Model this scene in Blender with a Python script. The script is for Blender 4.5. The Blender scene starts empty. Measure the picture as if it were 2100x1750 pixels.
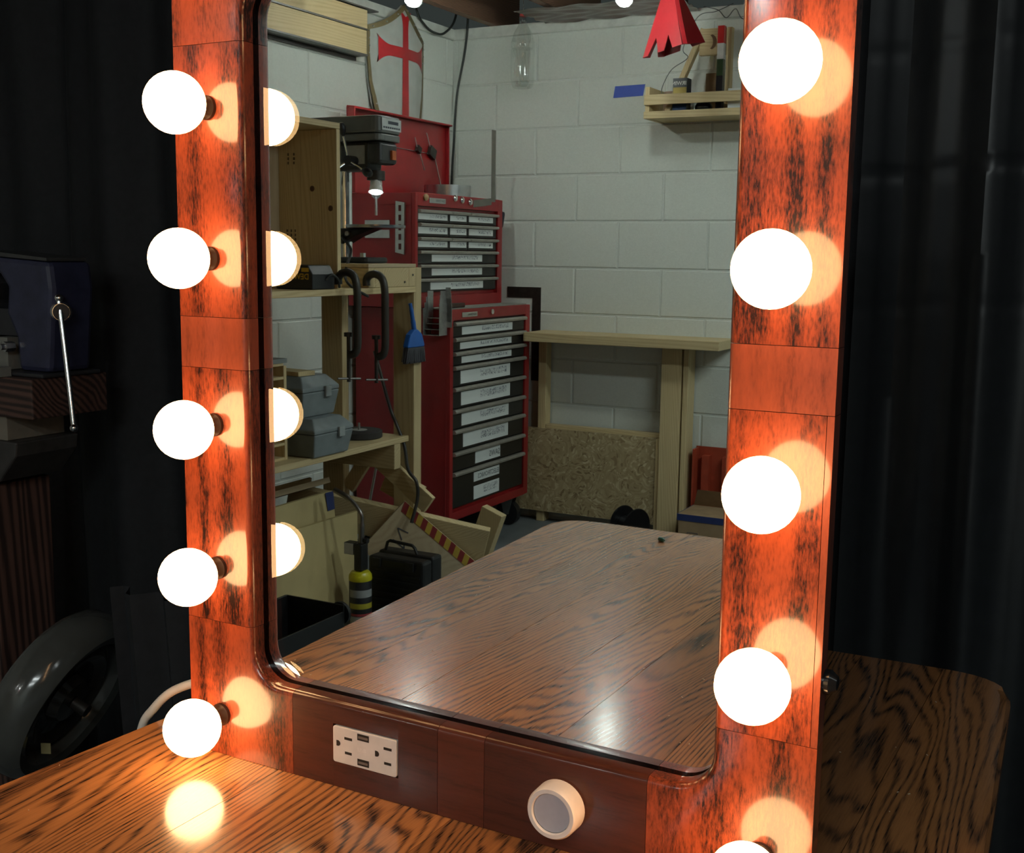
import bpy, math, random
from mathutils import Matrix, Vector
random.seed(7)
S = bpy.context.scene
COL = S.collection

# ------------------------------------------------------------------ camera
cam = bpy.data.cameras.new('camera'); camo = bpy.data.objects.new('camera', cam); COL.objects.link(camo)
YAW, PITCH, ROLL = 0.5050, 0.1469, 0.0129
fw = Vector((-math.sin(YAW)*math.cos(PITCH), math.cos(YAW)*math.cos(PITCH), -math.sin(PITCH)))
rt = Vector((math.cos(YAW), math.sin(YAW), 0)); up = rt.cross(fw)
r2 = rt*math.cos(ROLL)+up*math.sin(ROLL); u2 = -rt*math.sin(ROLL)+up*math.cos(ROLL)
camo.matrix_world = Matrix(((r2.x, u2.x, -fw.x, 0.3593), (r2.y, u2.y, -fw.y, -0.8119), (r2.z, u2.z, -fw.z, 0.4723), (0, 0, 0, 1)))
cam.sensor_fit = 'HORIZONTAL'; cam.sensor_width = 36; cam.lens = 36*2406.5/2100
cam.clip_start = 0.02; cam.clip_end = 50
S.camera = camo

# ------------------------------------------------------------------ world, exposure
w = bpy.data.worlds.new('world'); S.world = w; w.use_nodes = True
w.node_tree.nodes['Background'].inputs[0].default_value = (0.62, 0.72, 0.70, 1)
w.node_tree.nodes['Background'].inputs[1].default_value = 0.05
S.view_settings.view_transform = 'Standard'; S.view_settings.look = 'None'
S.view_settings.gamma = 1; S.view_settings.exposure = 0.0; S.view_settings.use_curve_mapping = False
BULB = 19.0          # radiance of the vanity globes
LAMP = 190.0         # radiance of the bare ceiling bulbs
FILL = 40.0          # radiance of the long fill lights added out of view
S.cycles.sample_clamp_indirect = 12.0; S.cycles.max_bounces = 8; S.cycles.diffuse_bounces = 3; S.cycles.transmission_bounces = 6; S.cycles.glossy_bounces = 4; S.cycles.adaptive_threshold = 0.03; S.cycles.use_adaptive_sampling = True; S.cycles.use_light_tree = False
S.cycles.caustics_reflective = False; S.cycles.caustics_refractive = False

# ------------------------------------------------------------------ materials
MATS = {}
def nodes(name):
    m = bpy.data.materials.new(name); m.use_nodes = True
    nt = m.node_tree; return m, nt, nt.nodes['Principled BSDF']
def N(nt, t, **kw):
    n = nt.nodes.new(t)
    for k, v in kw.items():
        if k in n.inputs: n.inputs[k].default_value = v
        else: setattr(n, k, v)
    return n
def L(nt, a, b): nt.links.new(a, b)
def ramp(nt, fac, stops):
    r = nt.nodes.new('ShaderNodeValToRGB'); e = r.color_ramp.elements
    while len(e) < len(stops): e.new(0.5)
    for i, (p, c) in enumerate(stops): e[i].position = p; e[i].color = (*c, 1)
    L(nt, fac, r.inputs[0]); return r
def pm(name, col, rough=0.5, metal=0.0, coat=0.0, var=0.12, scale=25.0, bump=0.0, emit=None, es=0.0, spec=0.5):
    if name in MATS: return MATS[name]
    m, nt, b = nodes(name)
    tc = N(nt, 'ShaderNodeTexCoord'); nz = N(nt, 'ShaderNodeTexNoise', Scale=scale, Detail=4.0, Roughness=0.6)
    L(nt, tc.outputs['Object'], nz.inputs['Vector'])
    lo = tuple(c*(1-var) for c in col); hi = tuple(min(1, c*(1+var)) for c in col)
    r = ramp(nt, nz.outputs['Fac'], [(0.3, lo), (0.7, hi)])
    L(nt, r.outputs[0], b.inputs['Base Color'])
    b.inputs['Roughness'].default_value = rough; b.inputs['Metallic'].default_value = metal
    b.inputs['Coat Weight'].default_value = coat; b.inputs['Coat Roughness'].default_value = 0.12
    b.inputs['Specular IOR Level'].default_value = spec
    if bump:
        bp = N(nt, 'ShaderNodeBump', Strength=bump, Distance=0.002); L(nt, nz.outputs['Fac'], bp.inputs['Height']); L(nt, bp.outputs[0], b.inputs['Normal'])
    if emit: b.inputs['Emission Color'].default_value = (*emit, 1); b.inputs['Emission Strength'].default_value = es
    MATS[name] = m; return m
def wood(name, light, dark, axis, ring=110.0, fine=300.0, rough=0.5, coat=0.0, crough=0.15, ww=0.55, wp=0.5, wb=0.35, lo=0.35, hi=0.95, warp=0.05, dist=1.5, stretch=0.05, bump=0.08, tone=0.25, bscale=14.0, spec=0.5, pst=0.04, bst=0.35, wpow=1.0, cior=1.5):
    """procedural wood: growth rings cut lengthwise (ww), pores (wp), stain blotches (wb); grain runs along axis 0/1/2"""
    if name in MATS: return MATS[name]
    m, nt, b = nodes(name)
    tc = N(nt, 'ShaderNodeTexCoord'); oi = N(nt, 'ShaderNodeObjectInfo')
    off = N(nt, 'ShaderNodeVectorMath', operation='SCALE'); off.inputs[0].default_value = (7.3, 11.1, 5.7); L(nt, oi.outputs['Random'], off.inputs['Scale'])
    add = N(nt, 'ShaderNodeVectorMath', operation='ADD'); L(nt, tc.outputs['Object'], add.inputs[0]); L(nt, off.outputs[0], add.inputs[1])
    def mapped(sc):
        mp = N(nt, 'ShaderNodeMapping'); mp.inputs['Scale'].default_value = sc; L(nt, add.outputs[0], mp.inputs['Vector']); return mp.outputs[0]
    sc = [1.0, 1.0, 1.0]; sc[axis] = stretch; g0 = mapped(sc)
    wn = N(nt, 'ShaderNodeTexNoise', Scale=9.0, Detail=2.0, Roughness=0.45); L(nt, g0, wn.inputs['Vector'])
    wm = N(nt, 'ShaderNodeVectorMath', operation='MULTIPLY_ADD'); L(nt, wn.outputs['Color'], wm.inputs[0]); wm.inputs[1].default_value = (warp,)*3; L(nt, g0, wm.inputs[2])
    wave = N(nt, 'ShaderNodeTexWave', wave_type='BANDS', bands_direction='DIAGONAL', wave_profile='SIN', Scale=ring, Distortion=dist, Detail=3.0)
    wave.inputs['Detail Scale'].default_value = 1.0; wave.inputs['Detail Roughness'].default_value = 0.65
    L(nt, wm.outputs[0], wave.inputs['Vector'])
    fs = [fine]*3; fs[axis] = fine*pst
    po = N(nt, 'ShaderNodeTexNoise', Scale=1.0, Detail=3.0, Roughness=0.7); L(nt, mapped(fs), po.inputs['Vector'])
    bs = [bscale]*3; bs[axis] = bscale*bst
    bl = N(nt, 'ShaderNodeTexNoise', Scale=1.0, Detail=5.0, Roughness=0.74); L(nt, mapped(bs), bl.inputs['Vector'])
    def mad(x, k, y):
        q = N(nt, 'ShaderNodeMath', operation='MULTIPLY_ADD'); L(nt, x, q.inputs[0]); q.inputs[1].default_value = k
        if y is None: q.inputs[2].default_value = 0.0
        else: L(nt, y, q.inputs[2])
        return q.outputs[0]
    pw = N(nt, 'ShaderNodeMath', operation='POWER'); L(nt, wave.outputs['Fac'], pw.inputs[0]); pw.inputs[1].default_value = wpow
    fac = mad(bl.outputs['Fac'], wb, mad(po.outputs['Fac'], wp, mad(pw.outputs[0], ww, None)))
    mr = N(nt, 'ShaderNodeMapRange'); L(nt, fac, mr.inputs['Value']); mr.inputs['From Min'].default_value = lo; mr.inputs['From Max'].default_value = hi
    mixc = lambda k: tuple(a*(1-k)+d*k for a, d in zip(light, dark))
    r = ramp(nt, mr.outputs[0], [(0.0, light), (0.45, mixc(0.22)), (0.75, mixc(0.62)), (1.0, dark)])
    tn = N(nt, 'ShaderNodeMath', operation='MULTIPLY_ADD'); L(nt, oi.outputs['Random'], tn.inputs[0]); tn.inputs[1].default_value = tone; tn.inputs[2].default_value = 1-tone/2
    vm = N(nt, 'ShaderNodeVectorMath', operation='SCALE'); L(nt, r.outputs[0], vm.inputs[0]); L(nt, tn.outputs[0], vm.inputs['Scale'])
    L(nt, vm.outputs[0], b.inputs['Base Color'])
    b.inputs['Specular IOR Level'].default_value = spec; b.inputs['Coat IOR'].default_value = cior
    b.inputs['Roughness'].default_value = rough; b.inputs['Coat Weight'].default_value = coat; b.inputs['Coat Roughness'].default_value = crough
    if bump:
        bp = N(nt, 'ShaderNodeBump', Strength=bump, Distance=0.0006, invert=True); L(nt, mr.outputs[0], bp.inputs['Height']); L(nt, bp.outputs[0], b.inputs['Normal'])
    MATS[name] = m; return m
def oak(axis): return wood('oak_%d' % axis, (0.46, 0.190, 0.062), (0.028, 0.013, 0.008), axis, ring=70, fine=640, rough=0.45, coat=1.0, crough=0.15, ww=0.42, wp=1.05, wb=0.62, lo=0.66, hi=1.36, warp=0.15, dist=2.4, stretch=0.13, bump=0.25, tone=0.45, spec=0.1, wpow=1.7, pst=0.035, bscale=9.0, bst=0.3, cior=1.7)
def cherry(axis, light=False):
    if light: return wood('stain_light_%d' % axis, (0.27, 0.058, 0.026), (0.04, 0.011, 0.007), axis, ring=26, fine=420, rough=0.4, coat=1.0, crough=0.10, ww=0.10, wp=0.6, wb=0.6, lo=0.42, hi=1.0, warp=0.06, bump=0.03, tone=0.1, spec=0.2, pst=0.22, bscale=40, bst=0.25)
    return wood('stain_dark_%d' % axis, (0.30, 0.056, 0.020), (0.012, 0.004, 0.003), axis, ring=14, fine=520, rough=0.4, coat=1.0, crough=0.125, ww=0.24, wp=0.95, wb=1.05, lo=0.74, hi=1.38, warp=0.10, bump=0.03, tone=0.15, bscale=17, spec=0.2, pst=0.22, bst=0.45)
def rail(): return wood('stain_rail_shaded', (0.085, 0.022, 0.012), (0.025, 0.008, 0.005), 0, ring=40, fine=480, rough=0.4, coat=0.6, crough=0.14, ww=0.12, wp=0.5, wb=0.5, lo=0.38, hi=0.85, warp=0.06, bump=0.03, tone=0.1, spec=0.15, pst=0.1)  # rail colour darkened for its distance from the bulbs
def rail_light(): return wood('stain_rail_light_shaded', (0.12, 0.030, 0.016), (0.04, 0.012, 0.007), 0, ring=40, fine=480, rough=0.4, coat=0.6, crough=0.14, ww=0.12, wp=0.5, wb=0.5, lo=0.38, hi=0.85, warp=0.06, bump=0.03, tone=0.1, spec=0.15, pst=0.1)  # lighter block of the rail, its colour darkened for the same weak light
def pine(axis): return wood('pine_%d' % axis, (0.64, 0.51, 0.28), (0.36, 0.24, 0.11), axis, ring=55, fine=160, rough=0.6, ww=0.35, wp=0.3, wb=0.4, lo=0.3, hi=1.0, warp=0.08, tone=0.25)
def ply(axis): return wood('plywood_%d' % axis, (0.55, 0.44, 0.28), (0.33, 0.23, 0.13), axis, ring=16, fine=140, rough=0.65, ww=0.3, wp=0.3, wb=0.5, lo=0.3, hi=1.05, warp=0.12, tone=0.2)
def osb():
    if 'osb' in MATS: return MATS['osb']
    m, nt, b = nodes('osb'); tc = N(nt, 'ShaderNodeTexCoord')
    nz = N(nt, 'ShaderNodeTexNoise', Scale=9.0, Detail=2.0); L(nt, tc.outputs['Object'], nz.inputs['Vector'])
    wm = N(nt, 'ShaderNodeVectorMath', operation='MULTIPLY_ADD'); L(nt, nz.outputs['Color'], wm.inputs[0]); wm.inputs[1].default_value = (0.25,)*3; L(nt, tc.outputs['Object'], wm.inputs[2])
    vo = N(nt, 'ShaderNodeTexVoronoi', Scale=75.0); L(nt, wm.outputs[0], vo.inputs['Vector'])
    hs = N(nt, 'ShaderNodeSeparateColor'); L(nt, vo.outputs['Color'], hs.inputs[0])
    r = ramp(nt, hs.outputs[0], [(0.0, (0.22, 0.15, 0.07)), (0.15, (0.36, 0.27, 0.14)), (0.8, (0.46, 0.36, 0.20)), (1.0, (0.60, 0.50, 0.31))])
    L(nt, r.outputs[0], b.inputs['Base Color']); b.inputs['Roughness'].default_value = 0.6
    bp = N(nt, 'ShaderNodeBump', Strength=0.3, Distance=0.002); L(nt, hs.outputs[1], bp.inputs['Height']); L(nt, bp.outputs[0], b.inputs['Normal'])
    MATS['osb'] = m; return m
def scribble(name, paper=(0.80, 0.84, 0.83), ink=(0.10, 0.12, 0.16), ax=(1, 2), freq=(60, 230)):
    """white paper strip with illegible handwriting"""
    if name in MATS: return MATS[name]
    m, nt, b = nodes(name); tc = N(nt, 'ShaderNodeTexCoord'); oi = N(nt, 'ShaderNodeObjectInfo')
    sp = N(nt, 'ShaderNodeSeparateXYZ'); L(nt, tc.outputs['Generated'], sp.inputs[0])
    mp = N(nt, 'ShaderNodeMapping'); mp.inputs['Scale'].default_value = (140, 140, 70); L(nt, tc.outputs['Object'], mp.inputs['Vector'])
    nz = N(nt, 'ShaderNodeTexNoise', Scale=1.0, Detail=1.0); L(nt, mp.outputs[0], nz.inputs['Vector'])
    a = N(nt, 'ShaderNodeMath', operation='SUBTRACT'); L(nt, nz.outputs['Fac'], a.inputs[0]); a.inputs[1].default_value = 0.5
    a2 = N(nt, 'ShaderNodeMath', operation='ABSOLUTE'); L(nt, a.outputs[0], a2.inputs[0])
    lt = N(nt, 'ShaderNodeMath', operation='LESS_THAN'); L(nt, a2.outputs[0], lt.inputs[0]); lt.inputs[1].default_value = 0.035
    def band(sock, lo, hi):
        g = N(nt, 'ShaderNodeMath', operation='GREATER_THAN'); L(nt, sock, g.inputs[0]); g.inputs[1].default_value = lo
        l = N(nt, 'ShaderNodeMath', operation='LESS_THAN'); L(nt, sock, l.inputs[0]); l.inputs[1].default_value = hi
        k = N(nt, 'ShaderNodeMath', operation='MULTIPLY'); L(nt, g.outputs[0], k.inputs[0]); L(nt, l.outputs[0], k.inputs[1]); return k.outputs[0]
    k1 = band(sp.outputs['Z'], 0.32, 0.85); k2 = band(sp.outputs[('X', 'Y')[ax[0]]], 0.08, 0.62)
    p1 = N(nt, 'ShaderNodeMath', operation='MULTIPLY'); L(nt, k1, p1.inputs[0]); L(nt, k2, p1.inputs[1])
    p2 = N(nt, 'ShaderNodeMath', operation='MULTIPLY'); L(nt, p1.outputs[0], p2.inputs[0]); L(nt, lt.outputs[0], p2.inputs[1])
    mx = N(nt, 'ShaderNodeMix', data_type='RGBA'); mx.inputs['A'].default_value = (*paper, 1); mx.inputs['B'].default_value = (*ink, 1)
    L(nt, p2.outputs[0], mx.inputs['Factor']); L(nt, mx.outputs['Result'], b.inputs['Base Color']); b.inputs['Roughness'].default_value = 0.7
    MATS[name] = m; return m
def emission(name, col, strength):
    if name in MATS: return MATS[name]
    m = bpy.data.materials.new(name); m.use_nodes = True; nt = m.node_tree; nt.nodes.clear()
    e = N(nt, 'ShaderNodeEmission', Color=(*col, 1), Strength=strength); o = N(nt, 'ShaderNodeOutputMaterial'); L(nt, e.outputs[0], o.inputs[0])
    MATS[name] = m; return m
def glass(name, rough=0.0, col=(1, 1, 1), ior=1.5):
    if name in MATS: return MATS[name]
    m = bpy.data.materials.new(name); m.use_nodes = True; nt = m.node_tree; nt.nodes.clear()
    e = N(nt, 'ShaderNodeBsdfGlass', Color=(*col, 1), Roughness=rough, IOR=ior); o = N(nt, 'ShaderNodeOutputMaterial'); L(nt, e.outputs[0], o.inputs[0])
    MATS[name] = m; return m
def clear_plastic():
    if 'clear_plastic' in MATS: return MATS['clear_plastic']
    m = bpy.data.materials.new('clear_plastic'); m.use_nodes = True; nt = m.node_tree; nt.nodes.clear()
    t = N(nt, 'ShaderNodeBsdfTransparent', Color=(0.93, 0.95, 0.94, 1)); g = N(nt, 'ShaderNodeBsdfGlossy', Color=(1, 1, 1, 1), Roughness=0.06)
    x = N(nt, 'ShaderNodeMixShader'); o = N(nt, 'ShaderNodeOutputMaterial'); x.inputs[0].default_value = 0.17
    L(nt, t.outputs[0], x.inputs[1]); L(nt, g.outputs[0], x.inputs[2]); L(nt, x.outputs[0], o.inputs[0])
    MATS['clear_plastic'] = m; return m
STEEL = lambda: pm('steel', (0.55, 0.56, 0.56), 0.32, 1.0)
CHROME = lambda: pm('chrome', (0.8, 0.8, 0.8), 0.12, 1.0)
DARKSTEEL = lambda: pm('dark_steel', (0.055, 0.05, 0.045), 0.45, 0.6, var=0.3)
BLACKP = lambda: pm('black_plastic', (0.012, 0.012, 0.013), 0.42)
BLACKG = lambda: pm('black_gloss', (0.01, 0.01, 0.011), 0.18)
RED = lambda: pm('red_enamel', (0.30, 0.016, 0.018), 0.32, var=0.15, scale=8)
WHITEP = lambda: pm('white_plastic', (0.78, 0.76, 0.72), 0.35)
CORD = lambda: pm('cord_rubber', (0.02, 0.022, 0.02), 0.6)

# ------------------------------------------------------------------ mesh builder
class MB:
    def __init__(s): s.v = []; s.f = []; s.mi = []; s.cur = 0
    def add(s, vs, fs):
        o = len(s.v); s.v += [Vector(p) for p in vs]; s.f += [tuple(i+o for i in f) for f in fs]; s.mi += [s.cur]*len(fs); return s
    def mat(s, i): s.cur = i; return s
    def box(s, x0, x1, y0, y1, z0, z1):
        return s.add([(x0,y0,z0),(x1,y0,z0),(x1,y1,z0),(x0,y1,z0),(x0,y0,z1),(x1,y0,z1),(x1,y1,z1),(x0,y1,z1)],
                     [(0,3,2,1),(4,5,6,7),(0,1,5,4),(1,2,6,5),(2,3,7,6),(3,0,4,7)])
    def obox(s, c, ax, ay, az):
        c, ax, ay, az = map(Vector, (c, ax, ay, az))
        if ax.cross(ay).dot(az) < 0: az = -az
        P = [c+ax*i+ay*j+az*k for k in (-1, 1) for i, j in ((-1,-1),(1,-1),(1,1),(-1,1))]
        return s.add(P, [(0,3,2,1),(4,5,6,7),(0,1,5,4),(1,2,6,5),(2,3,7,6),(3,0,4,7)])
    def beam(s, a, b, wdir, wid, th):
        a, b = Vector(a), Vector(b); d = (b-a); ln = d.length; d.normalize()
        wd = Vector(wdir); wd = (wd-d*wd.dot(d)).normalized(); t = d.cross(wd)
        return s.obox((a+b)/2, d*ln/2, wd*wid/2, t*th/2)
    def lathe(s, prof, o=(0,0,0), axis=(0,0,1), n=24, cap=True):
        a = Vector(axis).normalized(); x = a.orthogonal().normalized(); y = a.cross(x); o = Vector(o)
        vs = []; fs = []; m = len(prof)
        for r, h in prof:
            for i in range(n):
                t = 2*math.pi*i/n; vs.append(o+a*h+(x*math.cos(t)+y*math.sin(t))*r)
        for j in range(m-1):
            for i in range(n):
                k = (i+1) % n; fs.append((j*n+i, j*n+k, (j+1)*n+k, (j+1)*n+i))
        if cap:
            if prof[0][0] > 1e-6: fs.append(tuple(range(n-1, -1, -1)))
            if prof[-1][0] > 1e-6: fs.append(tuple((m-1)*n+i for i in range(n)))
        return s.add(vs, fs)
    def cyl(s, p0, p1, r, r1=None, n=16):
        p0, p1 = Vector(p0), Vector(p1); d = p1-p0
        return s.lathe([(r, 0), (r if r1 is None else r1, d.length)], p0, d, n)
    def sphere(s, c, r, nu=24, nv=14, sz=1.0):
        return s.lathe([(max(1e-7, r*math.sin(math.pi*j/nv)), -r*sz*math.cos(math.pi*j/nv)) for j in range(nv+1)], c, (0,0,1), nu, cap=False)
    def torus(s, c, axis, R, r, n=32, m=10):
        return s.lathe([(R+r*math.cos(2*math.pi*j/m), r*math.sin(2*math.pi*j/m)) for j in range(m+1)], c, axis, n, cap=False)
    def tube(s, pts, r, n=10):
        pts = [Vector(p) for p in pts]; vs = []; fs = []; prev = None
        for i, p in enumerate(pts):
            d = (pts[min(i+1, len(pts)-1)]-pts[max(i-1, 0)]).normalized()
            x = d.orthogonal().normalized() if prev is None else (prev-d*prev.dot(d)).normalized()
            prev = x; y = d.cross(x); rr = r[i] if isinstance(r, (list, tuple)) else r
            vs += [p+(x*math.cos(2*math.pi*k/n)+y*math.sin(2*math.pi*k/n))*rr for k in range(n)]
        for j in range(len(pts)-1):
            for i in range(n):
                k = (i+1) % n; fs.append((j*n+i, j*n+k, (j+1)*n+k, (j+1)*n+i))
        fs += [tuple(range(n-1, -1, -1)), tuple((len(pts)-1)*n+i for i in range(n))]
        return s.add(vs, fs)
    def prism(s, poly, fn, t0, t1):
        """poly of (a,b), fn(a,b,t)->xyz"""
        n = len(poly); vs = [fn(a, b, t0) for a, b in poly]+[fn(a, b, t1) for a, b in poly]
        fs = [tuple(range(n-1, -1, -1)), tuple(range(n, 2*n))]+[(i, (i+1) % n, n+(i+1) % n, n+i) for i in range(n)]
        return s.add(vs, fs)
    def grid(s, fn, nu, nv, closed=False):
        vs = [fn(i/nu, j/nv) for j in range(nv+1) for i in range(nu+1)]
        fs = [(j*(nu+1)+i, j*(nu+1)+i+1, (j+1)*(nu+1)+i+1, (j+1)*(nu+1)+i) for j in range(nv) for i in range(nu)]
        return s.add(vs, fs)
    def mesh(s, name, mats, off=(0,0,0), smooth=False, recalc=True):
        me = bpy.data.meshes.new(name); o = Vector(off)
        me.from_pydata([p-o for p in s.v], [], s.f); me.update()
        for m in (mats if isinstance(mats, (list, tuple)) else [mats]): me.materials.append(m)
        for p, i in zip(me.polygons, s.mi): p.material_index = i
        if recalc:
            import bmesh
            b = bmesh.new(); b.from_mesh(me); bmesh.ops.remove_doubles(b, verts=b.verts, dist=1e-6); bmesh.ops.recalc_face_normals(b, faces=b.faces); b.to_mesh(me); b.free()
        if smooth:
            for p in me.polygons: p.use_smooth = True
            me.set_sharp_from_angle(angle=math.radians(38))
        return me
PH = 0.0215
RM = Matrix(((math.cos(PH), math.sin(PH), 0, -2.582), (-math.sin(PH), math.cos(PH), 0, -3.912), (0, 0, 1, 0), (0, 0, 0, 1)))
def tag(o, label=None, cat=None, group=None, kind=None):
    if label: o['label'] = label
    if cat: o['category'] = cat
    if group: o['group'] = group
    if kind: o['kind'] = kind
    return o
class Thing:
    """an Empty at the thing's base; parts are modelled in world (or workshop) coordinates and hung under it"""
    def __init__(s, name, label, cat, base, room=False, group=None):
        s.o = bpy.data.objects.new(name, None); COL.objects.link(s.o); s.o.empty_display_size = 0.05
        s.base = Vector(base); s.M = RM if room else Matrix.Identity(4)
        s.o.matrix_world = s.M @ Matrix.Translation(s.base); tag(s.o, label, cat, group)
    def part(s, name, mb, mat, parent=None, smooth=False, bev=0, label=None, kind=None, seg=2):
        me = mb if isinstance(mb, bpy.types.Mesh) else mb.mesh(name, mat, s.base, smooth)
        o = bpy.data.objects.new(name, me); COL.objects.link(o); o.parent = parent or s.o
        if bev: bevel(o, bev, seg)
        return tag(o, label, kind=kind)
def bevel(o, wdt, seg=2):
    m = o.modifiers.new('bevel', 'BEVEL'); m.width = wdt; m.segments = seg; m.limit_method = 'ANGLE'; m.angle_limit = math.radians(40)
def single(name, label, cat, mb, mat, base=None, room=False, group=None, kind=None, smooth=False, bev=0):
    if base is None:
        n = len(mb.v); base = (sum(p.x for p in mb.v)/n, sum(p.y for p in mb.v)/n, min(p.z for p in mb.v))
    o = bpy.data.objects.new(name, mb.mesh(name, mat, base, smooth)); COL.objects.link(o)
    o.matrix_world = (RM if room else Matrix.Identity(4)) @ Matrix.Translation(Vector(base))
    if bev: bevel(o, bev)
    return tag(o, label, cat, group, kind)
def text_geo(mb, txt, o, xdir, ydir, size, depth=0.0004, bold=False):
    """flat lettering as geometry: origin o, running along xdir, up along ydir, height = size"""
    cu = bpy.data.curves.new('t', 'FONT'); cu.body = txt; cu.size = 1.0; cu.resolution_u = 2
    if bold: cu.offset = 0.02
    ob = bpy.data.objects.new('t', cu); COL.objects.link(ob)
    dg = bpy.context.evaluated_depsgraph_get(); me = ob.evaluated_get(dg).to_mesh()
    x, y = Vector(xdir).normalized(), Vector(ydir).normalized(); n = x.cross(y); o = Vector(o); k = size/0.7
    wd = max([v.co.x for v in me.vertices] or [1])
    mb.add([o+x*v.co.x*k+y*v.co.y*k+n*depth for v in me.vertices], [tuple(p.vertices) for p in me.polygons])
    ob.evaluated_get(dg).to_mesh_clear(); bpy.data.objects.remove(ob); bpy.data.curves.remove(cu)
    return wd*k

# ================================================================== SETTING
FLOOR = -0.74
conc = pm('concrete_floor', (0.15, 0.165, 0.17), 0.55, var=0.25, scale=5, bump=0.1)
single('floor', None, None, MB().box(-2.75, 2.6, -4.1, 1.7, FLOOR-0.05, FLOOR), conc, (0, -1.2, FLOOR-0.05), kind='structure')
paint = pm('painted_block', (0.66, 0.69, 0.64), 0.62, var=0.05, scale=160, bump=0.25)
mort = pm('painted_joint', (0.60, 0.63, 0.59), 0.65, var=0.08, scale=120, bump=0.3)
wb = single('wall_back', None, None, MB().box(-0.25, 4.9, -0.2, 0.0, FLOOR, 1.4255), mort, (0, 0, FLOOR), True, kind='structure')
wl = single('wall_left', None, None, MB().box(-0.2, 0.0, 0.0, 5.4, FLOOR, 1.4255), mort, (0, 0, FLOOR), True, kind='structure')
BM = {}
def block_mesh(wd, ht):
    k = (round(wd, 3), round(ht, 3))
    if k not in BM:
        a, b, t, g = wd/2-0.0035, ht/2-0.0035, 0.0035, 0.0035
        m = MB(); m.add([(-a,0,-b),(a,0,-b),(a,0,b),(-a,0,b),(-a+g,t,-b+g),(a-g,t,-b+g),(a-g,t,b-g),(-a+g,t,b-g)],
                        [(4,5,6,7),(0,1,5,4),(1,2,6,5),(2,3,7,6),(3,0,4,7)])
        me = m.mesh('block', paint, recalc=False)
        me.flip_normals(); BM[k] = me
    return BM[k]
def blocks(parent, length, start, along_v):
    for j in range(-7, 4):
        z0 = max(FLOOR, 0.6127+0.2032*j); z1 = 0.6127+0.2032*(j+1)
        if z1-z0 < 0.03: continue
        x = start+(0.2032 if j % 2 == 0 else 0.0)
        while x > 0: x -= 0.4064
        while x < length:
            a, b_ = max(x, 0), min(x+0.4064, length)
            if b_-a > 0.05:
                o = bpy.data.objects.new('block', block_mesh(b_-a, z1-z0)); COL.objects.link(o); o.parent = parent
                c = (a+b_)/2
                if along_v: o.location = (0.0002, c, (z0+z1)/2-FLOOR); o.rotation_euler = (0, 0, -math.pi/2)
                else: o.location = (c, 0.0002, (z0+z1)/2-FLOOR)
            x += 0.4064
blocks(wb, 3.3, 0.431, False)
blocks(wl, 3.3, 0.47, True)
cap = pm('painted_sill_plate', (0.64, 0.66, 0.61), 0.6)
single('trim_1', None, None, MB().box(0.0, 4.9, -0.2, 0.018, 1.4255, 1.472), cap, (0, 0, 1.4255), True, kind='structure', bev=0.003)
single('trim_2', None, None, MB().box(-0.2, 0.018, 0.0185, 5.4, 1.4255, 1.472), cap, (0, 0, 1.4255), True, kind='structure', bev=0.003)
joist = wood('joist_brown', (0.16, 0.085, 0.05), (0.07, 0.035, 0.02), 1, rough=0.7)
ce = single('ceiling', None, None, MB().box(-0.2, 4.9, -0.2, 5.4, 1.72, 1.75), joist, (0, 0, 1.72), True, kind='structure')
jm = MB().box(-0.02, 0.02, -2.79, 2.79, -0.248, 0.0).mesh('joist', joist)
for i in range(12):
    o = bpy.data.objects.new('joist', jm); COL.objects.link(o); o.parent = ce; o.location = (0.22+i*0.4064, 2.6, 0)
# ceiling wrap: the shiny vapour sheet stapled between the first joists
sheet = pm('vapour_sheet', (0.075, 0.040, 0.028), 0.35, coat=0.2, var=0.3, scale=6)
random.seed(3)
single('vapour_sheet', 'glossy brown plastic sheet stapled under the joists above the block wall', 'sheet',
       MB().grid(lambda a, b: (0.48+a*0.70, 0.025+b*0.30, 1.462+0.006*math.sin(23*a+3*math.sin(9*b))*math.sin(11*b+1)), 60, 24), sheet, (0.8, 0.25, 1.44), True, smooth=True)

# black backdrop curtains behind the vanity
cloth = pm('black_curtain_cloth', (0.0095, 0.0100, 0.0125), 0.75, var=0.3, scale=60, bump=0.15)
film = pm('black_plastic_film', (0.010, 0.011, 0.013), 0.38, var=0.2, scale=40)
def fold(x, z): return 0.030*math.sin(17*x+0.5*math.sin(2.1*z)+0.8)+0.015*math.sin(41*x+1.3*z)+0.02*math.sin(5*x-1.5*z)
single('curtain', 'matt black cloth curtain hanging behind the vice and the mirror frame', 'curtain',
       MB().grid(lambda a, b: (-2.52+a*2.52, 1.0+fold(-2.52+a*2.52, FLOOR+b*2.3), FLOOR+0.002+b*2.3), 170, 30), cloth, (-1.2, 1.0, FLOOR+0.002), smooth=True)
def film_y(x, z):
    y = 0.90+0.018*math.sin(31*x+0.8*z)+0.008*math.sin(77*x)
    for zc, am in ((0.585, 0.0030), (0.40, 0.0012), (0.75, 0.0016)): y += am*math.exp(-((z-zc-0.01*math.sin(9*x))/0.006)**2)
    return y
single('curtain', 'glossy black plastic sheet with fold creases hanging right of the mirror frame', 'curtain',
       MB().grid(lambda a, b: (-0.028+a*1.4, film_y(-0.028+a*1.4, FLOOR+b*2.3), FLOOR+0.002+b*2.3), 110, 260), film, (0.6, 0.9, FLOOR+0.002), smooth=True)

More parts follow.
